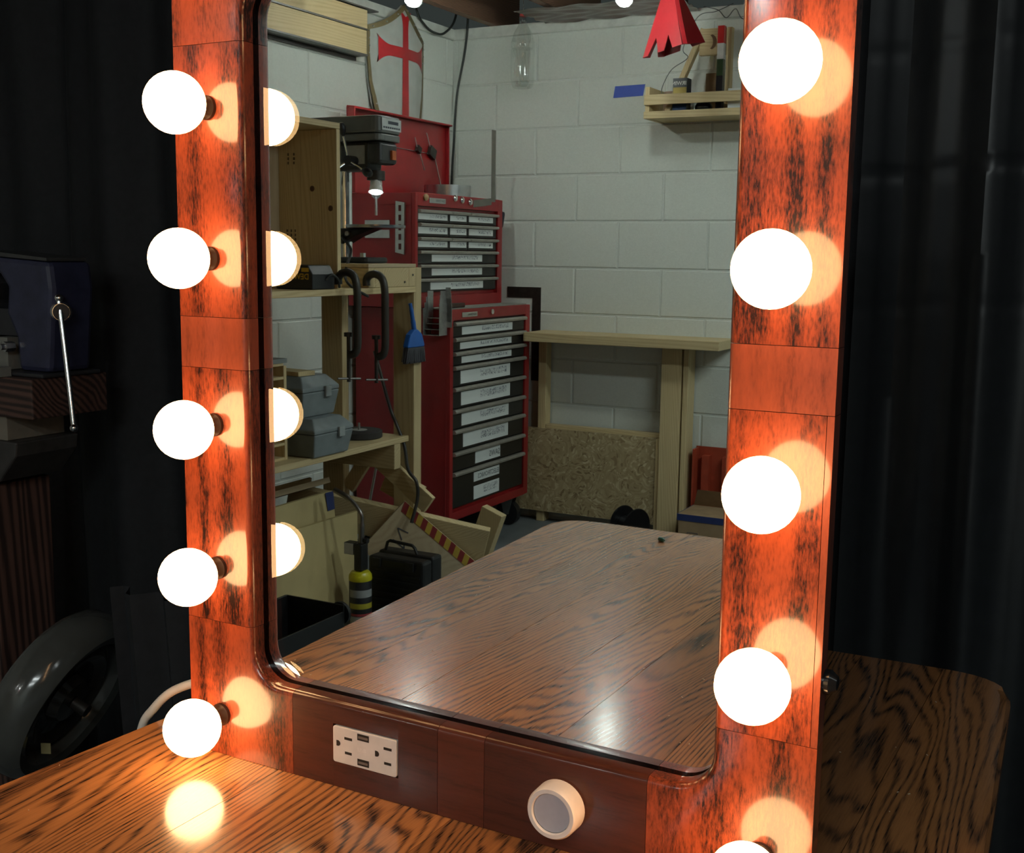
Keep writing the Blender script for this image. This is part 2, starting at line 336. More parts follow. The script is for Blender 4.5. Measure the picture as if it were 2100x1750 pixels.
# ================================================================== CEILING LAMPS, ADDED FILL LIGHTS
LAMPCOL = (0.93, 1.0, 0.96)
def ceiling_lamp(u, v, z, label):
    t = Thing('ceiling_lamp', label, 'lamp', (u, v, z-0.05), True, 'bare bulbs under the joists')
    t.part('light_bulb', MB().lathe([(0.0001, -0.034), (0.016, -0.030), (0.027, -0.018), (0.031, 0.0), (0.028, 0.016), (0.019, 0.034), (0.014, 0.05)], (u, v, z), (0,0,1), 20), emission('lamp_glow', LAMPCOL, LAMP), smooth=True)
    t.part('lamp_holder', MB().lathe([(0.018, 0.05), (0.024, 0.055), (0.05, 0.09), (0.055, 0.105)], (u, v, z), (0,0,1), 20), WHITEP(), smooth=True)
    t.part('lamp_stem', MB().cyl((u, v, z+0.105), (u, v, 1.719), 0.008), STEEL(), smooth=True)
ceiling_lamp(0.457, 1.05, 1.378, 'bare glowing ceiling bulb above the drill press, in front of the shield')
ceiling_lamp(1.15, 0.745, 1.378, 'bare glowing ceiling bulb left of the red hanging cone')
def fill_light(u, v, z, label, rad=None):  # unseen long light, added to brighten the room evenly
    t = Thing('fill_light', label, 'lamp', (u, v, z), True, 'fill lights added out of view')
    t.part('diffuser', MB().box(u-0.6, u+0.6, v-0.05, v+0.05, z, z+0.02), emission('fill_glow' if rad is None else 'fill_glow_dim', (0.90, 1.0, 0.99), FILL if rad is None else rad), bev=0.006)
    t.part('housing', MB().prism([(-0.09, 0.021), (0.09, 0.021), (0.05, 0.07), (-0.05, 0.07)], lambda a, b, k: (u+k, v+a, z+b), -0.62, 0.62), WHITEP())
    for du in (-0.5, 0.5): t.part('chain', MB().cyl((u+du, v, z+0.07), (u+du, v, 1.719), 0.004, n=8), STEEL())
fill_light(3.00, 2.05, 1.40, 'added long fill light over the open floor facing the block wall')
fill_light(3.15, 1.15, 1.40, 'added long fill light nearer the back wall right of the wall shelf')
fill_light(4.15, 3.85, 1.40, 'added dim fill light to the right of the table', 7.0)  # added out of view to brighten the table behind the frame
# ================================================================== TABLE
def clip(poly, x, keep_left):
    out = []
    for i in range(len(poly)):
        a, b = poly[i], poly[(i+1) % len(poly)]
        ia, ib = ((a[0] <= x) == keep_left) or a[0] == x, ((b[0] <= x) == keep_left) or b[0] == x
        if ia: out.append(a)
        if ia != ib: t = (x-a[0])/(b[0]-a[0]); out.append((x, a[1]+t*(b[1]-a[1])))
    return out
def rounded(pts, rad, n=8):
    out = []
    for i, p in enumerate(pts):
        a, b = Vector(pts[i-1]), Vector(pts[(i+1) % len(pts)]); p = Vector(p)
        da, db = (a-p).normalized(), (b-p).normalized(); r = rad[i] if isinstance(rad, (list, tuple)) else rad
        for k in range(n+1):
            t = k/n; q = p+da*r*(1-t)**2+db*r*t**2; out.append((q.x, q.y))
    return out
outline = rounded([(-0.564, -1.064), (0.345, -1.064), (0.243, 0.592), (-0.470, 0.566)], 0.075)
tb = Thing('oak_table', 'brown stained oak table with rounded corners carrying the lighted vanity mirror', 'table', (-0.12, -0.24, FLOOR))
seams = [-0.9, -0.425, -0.318, -0.205, -0.131, -0.02, 0.075, 0.168, 0.9]
for i in range(len(seams)-1):
    pl = clip(clip(outline, seams[i], False), seams[i+1], True)
    q = [(x+(0.0003 if abs(x-seams[i]) < 1e-6 else -0.0003 if abs(x-seams[i+1]) < 1e-6 else 0), y) for x, y in pl]
    m = MB(); n = len(q)
    # soft outer edge: three stacked rings, pulled in where the ring lies on the outline
    def inn(p, d):
        x, y = p
        if any(abs(x-s_) < 0.0006 for s_ in seams): return (x, y+(d if y < -0.5 else -d)) if abs(y) > 0.4 else (x, y)
        c = Vector((-0.12, -0.24)); v = Vector((x, y))-c
        return (x-math.copysign(min(d, abs(v.x)), v.x) if not (seams[i]+0.001 < x < seams[i+1]-0.001 and abs(y) > 0.55) else x, y-math.copysign(d, v.y) if abs(y) > 0.5 else y)
    rings = [(0.010, 0.0), (0.004, -0.0025), (0.0, -0.009), (0.0, -0.022), (0.006, -0.028)]
    vs = []
    for d, z in rings: vs += [(*inn(p, d), z) for p in q]
    fs = [tuple(range(n))]+[tuple(len(vs)-n+k for k in range(n-1, -1, -1))]
    for r_ in range(len(rings)-1):
        fs += [(r_*n+k, (r_+1)*n+k, (r_+1)*n+(k+1) % n, r_*n+(k+1) % n) for k in range(n)]
    m.add(vs, fs); tb.part('plank', m, oak(1))
dk = wood('oak_dark', (0.13, 0.06, 0.03), (0.04, 0.02, 0.012), 2, rough=0.4, coat=0.3)
tb.part('apron', MB().box(-0.40, 0.16, -0.93, -0.91, -0.11, -0.0285).box(-0.40, 0.16, 0.45, 0.47, -0.11, -0.0285).box(-0.42, -0.40, -0.93, 0.47, -0.11, -0.0285).box(0.16, 0.18, -0.93, 0.47, -0.11, -0.0285), dk)
for x, y in ((-0.385, -0.895), (0.145, -0.895), (-0.385, 0.435), (0.145, 0.435)):
    tb.part('leg', MB().lathe([(0.022, 0.0), (0.03, 0.04), (0.022, 0.10), (0.033, 0.40), (0.022, 0.52), (0.034, 0.55), (0.034, 0.7115)], (x, y, FLOOR), (0,0,1), 16), dk, smooth=True)

# ================================================================== VANITY MIRROR
YF, YB = -0.0219, -0.0062
X0, X1, Z0, Z1 = -0.4234, 0.1708, 0.0004, 0.778
xi0, xi1, zi0, zi1, rc = -0.3455, 0.0943, 0.079, 0.699, 0.030
van = Thing('vanity_mirror', 'lighted vanity mirror with red stained wooden frame and glowing globe bulbs', 'mirror', (-0.126, 0.0, 0.0))
def arc(cx, cz, a0, a1, n=9): return [(cx+rc*math.cos(math.radians(a0+(a1-a0)*k/n)), cz+rc*math.sin(math.radians(a0+(a1-a0)*k/n))) for k in range(n+1)]
def frame_piece(poly, inner, mat, name='frame_board'):
    """poly (x,z) ; inner = set of vertex indices on the inner contour -> rounded over at the front"""
    import bmesh
    me = bpy.data.meshes.new(name); b = bmesh.new(); off = van.base
    fr = [b.verts.new(Vector((x, YF, z))-off) for x, z in poly]; bk = [b.verts.new(Vector((x, YB, z))-off) for x, z in poly]
    n = len(poly); b.faces.new(fr); b.faces.new(bk[::-1])
    for i in range(n): b.faces.new((fr[i], bk[i], bk[(i+1) % n], fr[(i+1) % n]))
    b.normal_update()
    ed = [e for e in b.edges if e.verts[0] in fr and e.verts[1] in fr and fr.index(e.verts[0]) in inner and fr.index(e.verts[1]) in inner]
    if ed: bmesh.ops.bevel(b, geom=ed, offset=0.006, segments=5, profile=0.5, affect='EDGES')
    bmesh.ops.recalc_face_normals(b, faces=b.faces); b.to_mesh(me); b.free(); me.materials.append(mat)
    for p in me.polygons: p.use_smooth = True
    me.set_sharp_from_angle(angle=math.radians(30))
    o = bpy.data.objects.new(name, me); COL.objects.link(o); o.parent = van.o; return o
g = 0.00022
def rect_piece(xa, xb, za, zb, side, mat, name='frame_board'):
    P = [(xa, za), (xb, za), (xb, zb), (xa, zb)]
    inn = {'r': {1, 2}, 'l': {3, 0}, 't': {2, 3}, 'b': {0, 1}, '': set()}[side]
    return frame_piece(P, inn, mat, name)
for xa, xb, sd in ((X0, xi0, 'r'), (xi1, X1, 'l')):
    xo = xb
    for za, zb, lt in ((0.130, 0.366, False), (0.366, 0.412, True), (0.412, 0.648, False)):
        xb2 = xb
        if sd == 'l' and za == 0.130:
            xb2 = 0.1655; rect_piece(0.1655+2*g, xb, za+g, zb-g, '', cherry(2, True), 'edge_strip')
        rect_piece(xa, xb2, za+g, zb-g, sd, cherry(2, lt))
for fx in (False, True):
    for fz in (False, True):
        xc = 0.044 if fx else -0.300
        if not fx: P = [(X0, Z0), (xc-g, Z0), (xc-g, zi0)]+arc(xi0+rc, zi0+rc, 270, 180)+[(xi0, 0.130-g), (X0, 0.130-g)]
        else: P = [(X1, Z0), (xc+g, Z0), (xc+g, zi0)]+arc(xi1-rc, zi0+rc, 270, 360)+[(xi1, 0.130-g), (X1, 0.130-g)]
        inn = set(range(2, len(P)-1))
        if fz: P = [(x, 0.778-z) for x, z in P]
        frame_piece(P, inn, cherry(2))
for za, zb, sd in ((Z0, zi0, 't'), (zi1, Z1, 'b')):
    for xa, xb, lt in ((-0.300, -0.145, False), (-0.145, -0.0995, True), (-0.0995, 0.044, False)):
        if za == Z0 and xa == -0.300:   # board with the cut-out for the outlet
            cx0, cx1, cz0, cz1 = -0.2545, -0.1848, 0.0232, 0.0586
            rect_piece(xa+g, cx0, za, zb, 't', rail()); rect_piece(cx1, xb-g, za, zb, 't', rail())
            rect_piece(cx0, cx1, za, cz0, '', rail()); rect_piece(cx0, cx1, cz1, zb, 't', rail())
        else: rect_piece(xa+g, xb-g, za, zb, sd, (rail_light() if lt else rail()))
# glass pane, silvered on its back
pane = MB().box(X0+0.03, X1-0.03, -0.0060, 0.0, 0.03, 0.748)
silver = pm('mirror_silvering', (0.93, 0.95, 0.93), 0.0, 1.0, var=0.0)
pme = pane.mesh('mirror_pane', [glass('mirror_glass', 0.0, (0.985, 1.0, 0.99)), silver], van.base)
for p in pme.polygons:
    if p.normal.y > 0.9: p.material_index = 1
van.part('mirror_pane', pme, None, label='silvered glass pane reflecting the workshop')
van.part('back_panel', MB().box(X0+0.02, X1-0.02, 0.0006, 0.007, 0.02, 0.758), pm('back_board', (0.05, 0.03, 0.02), 0.7))
van.part('stand_strut', MB().beam((-0.126, 0.030, 0.55), (-0.126, 0.25, 0.013), (1, 0, 0), 0.06, 0.018), cherry(2))
van.part('side_bolt', MB().lathe([(0.009, 0), (0.009, 0.004), (0.005, 0.009), (0.0005, 0.010)], (X1+0.0001, -0.010, 0.176), (1, 0, 0), 16), BLACKG(), smooth=True)
# globe bulbs
ZB = (0.040, 0.1817, 0.315, 0.4640, 0.5940, 0.738)
BCOL = (1.0, 0.56, 0.25)
gm = MB().sphere((0,0,0), 0.026, 32, 18).mesh('light_bulb', emission('globe_glow', BCOL, BULB), smooth=True)
sm = MB().lathe([(0.0105, -0.0004), (0.0105, 0.003), (0.0092, 0.0045), (0.0088, 0.0100), (0.0085, 0.0165)], (0, 0.0385, 0), (0, -1, 0), 24).mesh('bulb_socket', pm('socket_bronze', (0.025, 0.013, 0.009), 0.45, 0.3), smooth=True)
for bx in (-0.3849, 0.1340):
    for z in ZB:
        o = bpy.data.objects.new('light_bulb', gm); COL.objects.link(o); o.parent = van.o; o.location = Vector((bx, -0.0608, z))-van.base
        k = bpy.data.objects.new('bulb_socket', sm); COL.objects.link(k); k.parent = o
        o['label'] = 'glowing white globe bulb'
# outlet
ox, oz, ow, oh = -0.2535, 0.0242, 0.0677, 0.0334
def opoly(r=0.0025): return rounded([(ox, oz), (ox+ow, oz), (ox+ow, oz+oh), (ox, oz+oh)], r, 4)
out = van.part('power_outlet', MB().prism(opoly(), lambda a, b, t: (a, t, b), -0.0235, -0.0075), pm('outlet_white', (0.74, 0.68, 0.62), 0.35), bev=0.0006, label='white double power outlet with two charging ports')
van.part('outlet_box', MB().box(ox-0.0008, ox+ow+0.0008, -0.0073, -0.0063, oz-0.0008, oz+oh+0.0008), BLACKP())
def on_plate(fx, fz): return ox+fx*ow, oz+fz*oh
slotm = pm('slot_dark', (0.012, 0.008, 0.006), 0.7)
for fx, fz, hw, hh in ((0.248, 0.72, 0.0042, 0.0012), (0.248, 0.32, 0.0037, 0.0012), (0.868, 0.72, 0.0042, 0.0012), (0.868, 0.32, 0.0037, 0.0012)):
    x, z = on_plate(fx, fz); van.part('socket_slot', MB().box(x-hw, x+hw, -0.02362, -0.0230, z-hh, z+hh), slotm, out)
for fx, fz in ((0.075, 0.54), (0.69, 0.52)):
    x, z = on_plate(fx, fz)
    van.part('ground_hole', MB().prism([(x-0.0012, z-0.0026), (x+0.0005, z-0.0026)]+[(x+0.0005+0.0026*math.sin(math.pi*k/8), z-0.0026*math.cos(math.pi*k/8)) for k in range(1, 8)]+[(x+0.0005, z+0.0026), (x-0.0012, z+0.0026)], lambda a, b, t: (a, t, b), -0.02362, -0.0230), slotm, out)
for fz in (0.85, 0.16):
    x, z = on_plate(0.485, fz)
    pt = van.part('charging_port', MB().box(x-0.0062, x+0.0062, -0.02362, -0.0230, z-0.0030, z+0.0030), slotm, out)
    van.part('port_tongue', MB().box(x-0.005, x+0.005, -0.0240, -0.02363, z-0.0012, z+0.0008), pm('port_grey', (0.16, 0.13, 0.11), 0.5), out)
mk = MB(); x, z = on_plate(0.43, 0.46); text_geo(mk, 'USB', (x-0.002, -0.02355, z), (1,0,0), (0,0,1), 0.0036)
van.part('port_marking', mk, pm('outlet_mark', (0.82, 0.76, 0.70), 0.4), out)
# dimmer knob
kx, kz = -0.0285, 0.0385
kb = van.part('dimmer_knob', MB().lathe([(0.0205, 0.0), (0.0220, 0.002), (0.0216, 0.016), (0.0200, 0.0185), (0.0168, 0.0185), (0.0160, 0.0165)], (kx, YF-0.0001, kz), (0,-1,0), 48, cap=False), pm('knob_white', (0.80, 0.72, 0.66), 0.3), smooth=True, label='white round dimmer knob')
van.part('knob_face', MB().lathe([(0.0158, 0.0150), (0.0158, 0.0163), (0.006, 0.0160), (0.0001, 0.0160)], (kx, YF, kz), (0,-1,0), 40), pm('knob_face', (0.46, 0.44, 0.47), 0.4), kb, smooth=True)

# white cable behind the frame, hanging over the table edge
pts = []
ctl = [(-0.30, 0.11, 0.006), (-0.38, 0.06, 0.020), (-0.440, 0.028, 0.043), (-0.488, 0.024, 0.029), (-0.524, 0.026, 0.0), (-0.549, 0.03, -0.034), (-0.572, 0.04, -0.12), (-0.58, 0.06, -0.35), (-0.60, 0.10, FLOOR+0.006)]
def smoothpts(c, n=8):
    c = [Vector(p) for p in c]; o = []
    for i in range(len(c)-1):
        p0, p1, p2, p3 = c[max(i-1, 0)], c[i], c[i+1], c[min(i+2, len(c)-1)]
        for k in range(n):
            t = k/n; o.append(0.5*((2*p1)+(p2-p0)*t+(2*p0-5*p1+4*p2-p3)*t*t+(3*p1-p0-3*p2+p3)*t**3))
    return o+[c[-1]]
single('power_cable', 'white power cable looping from behind the mirror frame over the table edge', 'cable', MB().tube(smoothpts(ctl), 0.0046), pm('cable_white', (0.72, 0.68, 0.62), 0.45), smooth=True)

# shavings on the table
random.seed(11); m = MB()
for i in range(420):
    x, y = random.uniform(-0.5, 0.2), random.uniform(-1.02, 0.5)
    if random.random() < 0.5: x, y = random.gauss(-0.38, 0.08), random.gauss(-0.85, 0.12)
    if not (-0.54 < x < 0.22 and -1.03 < y < 0.5) or (-0.45 < x < 0.2 and -0.06 < y < 0.05): continue
    a = random.uniform(0, 6.28); l = random.uniform(0.0006, 0.0026)
    m.beam((x, y, 0.0006), (x+l*math.cos(a), y+l*math.sin(a), 0.0008), (0, 0, 1), 0.0005, 0.0005)
single('wood_shavings', 'tiny pale wood shavings scattered over the oak table top', 'shavings', m, pm('shaving', (0.62, 0.50, 0.34), 0.7), (-0.2, -0.4, 0.0002), kind='stuff')
m = MB().lathe([(0.0001, 0), (0.0035, 0.001), (0.0035, 0.012), (0.002, 0.015)], (-0.348, -0.985, 0.0036), (0.8, 0.6, 0), 10)
single('wall_plug', 'tiny green plug lying on the far end of the oak table', 'plug', m, pm('plug_green', (0.02, 0.12, 0.10), 0.4), smooth=True)
#PART2
# ================================================================== WORKSHOP (seen in the mirror) : u along back wall, v away from it
V3 = Vector
def R_(name, label, cat, base, group=None): return Thing(name, label, cat, base, True, group)
# ---------------------------------------------------------------- tool chest on its roller cabinet
grey_pull = pm('drawer_pull_alloy', (0.36, 0.34, 0.30), 0.45, 0.3)
drawer_blk = pm('drawer_black', (0.018, 0.017, 0.015), 0.4)
paper = scribble('label_paper')
ink = pm('ink', (0.05, 0.06, 0.08), 0.7)
plain_paper = pm('paper', (0.78, 0.82, 0.81), 0.75, var=0.04)
def drawer(t, u, v0, v1, z0, z1, pull, lab=None, txt=None):
    d = t.part('drawer', MB().box(u-0.012, u, v0, v1, z0, z1), drawer_blk, bev=0.002)
    t.part('drawer_pull', MB().prism([(0, 0), (0.016, 0.003), (0.018, 0.010), (0.012, pull), (0, pull)], lambda a, b, k: (u+0.0004+a, k, z1-pull-0.002+b), v0+0.003, v1-0.003), grey_pull, d)
    for lb in (lab or []):
        a, b, c, e = lb[:4]; tx = lb[4] if len(lb) > 4 else None
        m = MB().box(u+0.0002, u+0.0012, a, b, c, e)
        if tx:
            # reads along +v seen from the front of the drawer
            m.mat(1); tw = MB(); wd = text_geo(tw, tx, (0, 0, 0), (0, 1, 0), (0, 0, 1), (e-c)*0.5)
            k = min(1.0, 0.92*(b-a)/wd)
            text_geo(m, tx, (u+0.0013, a+0.02*(b-a), c+0.25*(e-c)), (0, 1, 0), (0, 0, 1), (e-c)*0.5*k)
            t.part('drawer_label', m, [plain_paper, ink], d)
        else: t.part('drawer_label', m, paper, d)
UF, CV0, CV1 = 0.478, 0.135, 0.822
cab = R_('tool_cabinet', 'tall red roller tool cabinet with nine black labelled drawers', 'tool cabinet', (0.25, 0.48, FLOOR))
bd = cab.part('cabinet_body', MB().box(0.03, UF-0.014, CV0, CV1, -0.60, 0.248).box(UF-0.014, UF+0.004, CV0, 0.176, -0.60, 0.248).box(UF-0.014, UF+0.004, 0.800, CV1, -0.60, 0.248)
         .box(UF-0.014, UF+0.004, 0.176, 0.800, 0.206, 0.248).box(UF-0.014, UF+0.004, 0.176, 0.800, -0.60, -0.568), RED(), bev=0.002)
ys = [665, 696.5, 725.4, 754.3, 798, 843, 885, 931, 973, 1050]
zz = [0.204-(y-661)*0.0019615 for y in ys]
labs = [(0.724, 0.293), (0.738, 0.300), (0.726, 0.299), (0.733, 0.310), (0.728, 0.308), (0.723, 0.319), (0.710, 0.322), (0.608, 0.391), (0.619, 0.398)]
names = [None, None, None, None, None, None, None, 'SAWS', 'ELECTRONICS']
for i in range(9):
    z1, z0 = zz[i]+0.004, zz[i+1]+0.006; a, b = labs[i][1], labs[i][0]; h = z1-z0
    lb = [(a, b, z0+h*0.10, z1-0.022, names[i])] if i < 8 else [(a, b, z0+0.083, z1-0.026, names[i]), (a, b, z0+0.008, z0+0.064)]
    drawer(cab, UF-0.001, 0.180, 0.797, z0, z1, 0.017, lb)
cab.part('top_mat', MB().box(0.04, UF-0.01, CV0+0.01, CV1-0.01, 0.2484, 0.2520), pm('mat_grey', (0.25, 0.26, 0.23), 0.7))
bm = MB().box(UF+0.0044, UF+0.0070, 0.612, 0.735, 0.2165, 0.2355); bm.mat(1); text_geo(bm, 'CRAFTSMAN', (UF+0.0071, 0.618, 0.2215), (0,1,0), (0,0,1), 0.0085)
cab.part('badge', bm, [STEEL(), ink])
cab.part('lock', MB().cyl((UF+0.0042, 0.491, 0.230), (UF+0.012, 0.491, 0.230), 0.011), CHROME(), smooth=True)
for u, v in ((0.10, 0.20), (0.42, 0.20), (0.10, 0.76), (0.42, 0.76)):
    cs = cab.part('caster', MB().cyl((u, v-0.018, FLOOR+0.055), (u, v+0.018, FLOOR+0.055), 0.0548, n=24), BLACKP(), smooth=True)
    cab.part('caster_fork', MB().prism([(-0.035, 0.14-0.0004), (0.035, 0.14-0.0004), (0.012, 0.05), (-0.012, 0.05)], lambda a, b, k: (u+a, v+k, FLOOR+b), 0.0185, 0.022).prism([(-0.035, 0.14-0.0004), (0.035, 0.14-0.0004), (0.012, 0.05), (-0.012, 0.05)], lambda a, b, k: (u+a, v+k, FLOOR+b), -0.022, -0.0185), STEEL(), cs)
UC = 0.345; HV0, HV1 = 0.155, 0.868
ch = R_('tool_chest', 'red steel tool chest with open lid standing on the roller cabinet', 'tool chest', (0.18, 0.5, 0.2525))
ch.part('chest_body', MB().box(0.03, UC-0.014, HV0, HV1, 0.2526, 0.655).box(UC-0.014, UC+0.004, HV0, 0.197, 0.2526, 0.70).box(UC-0.014, UC+0.004, 0.850, HV1, 0.2526, 0.70)
        .box(UC-0.014, UC+0.004, 0.197, 0.850, 0.650, 0.70).box(UC-0.014, UC+0.004, 0.197, 0.850, 0.2526, 0.298)
        .box(0.03, UC-0.014, HV1-0.012, HV1, 0.655, 0.70).box(0.03, UC-0.014, HV0, HV0+0.012, 0.655, 0.70).box(0.03, 0.042, HV0+0.012, HV1-0.012, 0.655, 0.70), RED(), bev=0.002)
ys = [435, 462.5, 491.4, 519, 548, 577, 607]
zz = [0.642-(y-430)*0.00190 for y in ys]
cols = [(0.607, 0.846), (0.453, 0.603), (0.202, 0.449)]
for i in range(6):
    z1, z0 = zz[i]+0.006, zz[i+1]+0.008
    if i < 3:
        for a, b in cols: drawer(ch, UC-0.001, a, b, z0, z1, 0.014, [(a+0.012+0.02*(a < 0.3), b-0.006, z0+0.010, z1-0.017)])
    else: drawer(ch, UC-0.001, 0.202, 0.846, z0, z1, 0.014, [(0.328-(i == 5)*0.01, 0.739+(i == 5)*0.01, z0+0.008, z1-0.017)])
bm = MB().box(UC+0.0044, UC+0.0070, 0.645, 0.768, 0.664, 0.684); bm.mat(1); text_geo(bm, 'CRAFTSMAN', (UC+0.0071, 0.651, 0.670), (0,1,0), (0,0,1), 0.0085)
ch.part('badge', bm, [STEEL(), ink])
for v, z, c in ((0.80, 0.684, 'knob_wood'), (0.575, 0.690, 'c'), (0.518, 0.685, 'c'), (0.452, 0.680, 'c')):
    ch.part('magnet_knob', MB().lathe([(0.012, 0), (0.014, 0.008), (0.009, 0.014), (0.0002, 0.016)], (UC+0.0042, v, z), (1, 0, 0), 14), pm('knob_wood', (0.42, 0.28, 0.14), 0.5) if c != 'c' else CHROME(), smooth=True)
lid = ch.part('lid', MB().box(0.070, 0.076, HV0+0.03, 0.93, 0.7004, 1.030).box(0.076, 0.110, HV0+0.03, 0.93, 1.022, 1.030).box(0.076, 0.110, 0.922, 0.93, 0.7004, 1.022).box(0.076, 0.095, HV0+0.03, HV0+0.036, 0.7004, 1.022), RED(), bev=0.004)
rod = MB().tube([(0.078, 0.60, 0.90), (0.080, 0.30, 0.895)], 0.0015, 6)
ch.part('lid_wire', rod, STEEL(), lid)
# things stuck to the chest
for v, z, nm in ((0.43, 0.905, 'small dark caliper head'), (0.32, 0.900, 'large dark caliper head')):
    t = R_('marking_gauge', '%s with thin legs hanging inside the chest lid' % ('small dark marking gauge' if v > 0.4 else 'larger dark marking gauge'), 'gauge', (0.085, v, z-0.1))
    s_ = 1.0 if v < 0.4 else 0.6
    t.part('gauge_head', MB().obox((0.086, v, z), (0.008, 0, 0), (0, 0.022*s_, 0.01*s_), (0, -0.008*s_, 0.02*s_)), DARKSTEEL())
    t.part('gauge_rod', MB().cyl((0.086, v+0.01, z+0.012*s_), (0.086, v+0.045*s_, z+0.08*s_), 0.002, n=6).cyl((0.087, v-0.02*s_, z-0.015), (0.087, v-0.075*s_, z-0.14*s_), 0.0025, n=6), STEEL())
m = MB(); m.prism([(0.262, 0.469), (0.303, 0.461), (0.305, 0.661), (0.264, 0.667)], lambda a, b, k: (a, k, b), HV1+0.0005, HV1+0.010)
t = R_('slotted_bar', 'slotted steel bar stuck upright to the side of the red chest', 'steel bar', (0.28, HV1+0.005, 0.46))
t.part('bar', m, STEEL())
for k in range(5): t.part('slot', MB().box(0.278, 0.290, HV1+0.0102, HV1+0.0108, 0.480+k*0.037, 0.503+k*0.037), pm('slot_red', (0.10, 0.012, 0.012), 0.5))
for z0, z1, nm in ((0.572, 0.594, 'upper'), (0.524, 0.556, 'lower')):
    single('steel_plate', '%s of two grey steel plates on the side of the red chest' % nm, 'plate', MB().box(0.114, 0.232, HV1+0.0004, HV1+0.004, z0, z1), STEEL(), room=True, bev=0.001)
m = MB().box(UC+0.0048, UC+0.0075, 0.228, 0.262, 0.690, 0.993)
m.prism([(0.262, 0.676), (0.262, 0.705), (0.417, 0.690), (0.417, 0.660)], lambda a, b, k: (k, a, b), UC+0.0048, UC+0.0075)
single('steel_square', 'tall grey steel square standing up from the front of the red chest', 'square', m, pm('old_steel', (0.19, 0.18, 0.155), 0.5, 0.5), room=True)
m = MB().box(0.30, 0.470, 0.0042, 0.0075, 0.272, 0.320); m.box(0.428, 0.470, 0.0042, 0.0075, -0.104, 0.272)
single('framing_square', 'dark rusty framing square hanging on the block wall behind the cabinet', 'square', m, pm('rust_steel', (0.045, 0.035, 0.03), 0.4, 0.5, var=0.4), room=True)
t = R_('cake_tin', 'round grey tin lying on top of the red chest', 'tin', (0.225, 0.42, 0.656))
t.part('tin_wall', MB().lathe([(0.098, 0.0), (0.100, 0.095), (0.096, 0.095), (0.094, 0.003)], (0.225, 0.42, 0.656), (0,0,1), 40), STEEL(), smooth=True)
t = R_('joist_hangers', 'stack of galvanised joist hangers hooked on the near corner of the cabinet', 'brackets', (0.43, CV1+0.06, 0.14))
galv = pm('galvanised', (0.42, 0.44, 0.44), 0.38, 0.8, var=0.25, scale=40)
for k in range(4):
    z = 0.150+k*0.022; dv = 0.006*k; a0, a1, b0, b1 = 0.395+0.003*k, 0.470-0.002*k, CV1+0.004, CV1+0.062-dv
    t.part('hanger', MB().box(a0, a1, b0, b1, z, z+0.002).box(a0, a0+0.002, b0, b1, z+0.002, z+0.105).box(a1-0.002, a1, b0, b1, z+0.002, z+0.125-k*0.006)
           .box(a0-0.022, a0, b0, b0+0.002, z+0.03, z+0.105).box(a1, a1+0.022, b0, b0+0.002, z+0.03, z+0.12), galv)
single('box_cutter', 'dark knife handle lying on the cabinet top beside the joist hangers', 'knife', MB().beam((0.44, 0.80, 0.262), (0.445, 0.66, 0.262), (1, 0, 0), 0.022, 0.018), pm('knife_brown', (0.05, 0.02, 0.015), 0.4), room=True, bev=0.004)
single('tape_measure', 'small black tape measure hanging behind the right corner of the red chest', 'tape measure', MB().obox((0.315, 0.132, 0.615), (0.028, 0, 0), (0, 0.014, 0), (0.006, 0, 0.038)), pm('navy_black', (0.015, 0.018, 0.03), 0.3), room=True, bev=0.012)

# ---------------------------------------------------------------- wall hung things on the left wall
t = R_('crusader_shield', 'grey wooden heater shield with red cross and riveted rim on the wall', 'shield', (0.03, 0.51, 0.90))
SC, SW = 0.500, 0.213
def hw(z): return SW if z > 1.18 else SW*math.sqrt(max(0.0, 1-((1.18-z)/0.40)**2))**1.1
def topz(s): return 1.375+0.115*max(0.0, 1-abs(s))**1.0*(0.55+0.45*(1-abs(s)))
def su(s): return 0.018+0.040*(1-s*s)
def shield_pt(a, b, k, off):
    s = (2*a-1)*k; zt = topz(s)
    w_ = s*SW
    # lower limit of the column
    zb = 1.29-0.46*math.sqrt(max(0.0, 1-min(1, abs(s))**1.7))
    z = zb+(zt-zb)*b
    return (su(s)+off, SC+w_, z)
t.part('shield_board', MB().grid(lambda a, b: shield_pt(a, b, 0.999, 0.0), 28, 24).grid(lambda a, b: shield_pt(1-a, b, 0.999, -0.012), 28, 24), pm('shield_grey', (0.40, 0.42, 0.39), 0.4, var=0.12, scale=12), smooth=True)
edge = [shield_pt(0, b/14, 0.999, 0.003) for b in range(15)]+[shield_pt(a/24, 1, 0.999, 0.003) for a in range(25)]+[shield_pt(1, 1-b/14, 0.999, 0.003) for b in range(15)]+[shield_pt(1-a/40, 0, 0.999, 0.003) for a in range(41)]
m = MB(); nE = len(edge); cen = V3((0.08, SC, 1.20))
rimv = []
for p in edge:
    p = V3(p); d = (cen-p); d.x = 0; d = d.normalized()*0.022; rimv.append((p, p+d+V3((0.003, 0, 0))))
vs = []; fs = []
for a_, b_ in rimv: vs += [a_, b_]
for i in range(nE-1): fs.append((2*i, 2*i+1, 2*i+3, 2*i+2))
rim = t.part('rim', m.add(vs, fs), pm('rim_bronze', (0.16, 0.125, 0.06), 0.45, 0.4))
rim.modifiers.new('thick', 'SOLIDIFY').thickness = 0.003
rv = MB().sphere((0,0,0), 0.0035, 8, 6).mesh('rivet', STEEL())
for i in range(2, nE-2, 4):
    a_, b_ = rimv[i]; o = bpy.data.objects.new('rivet', rv); COL.objects.link(o); o.parent = rim; o.location = (a_+b_)/2-t.base+V3((0.004, 0, 0))
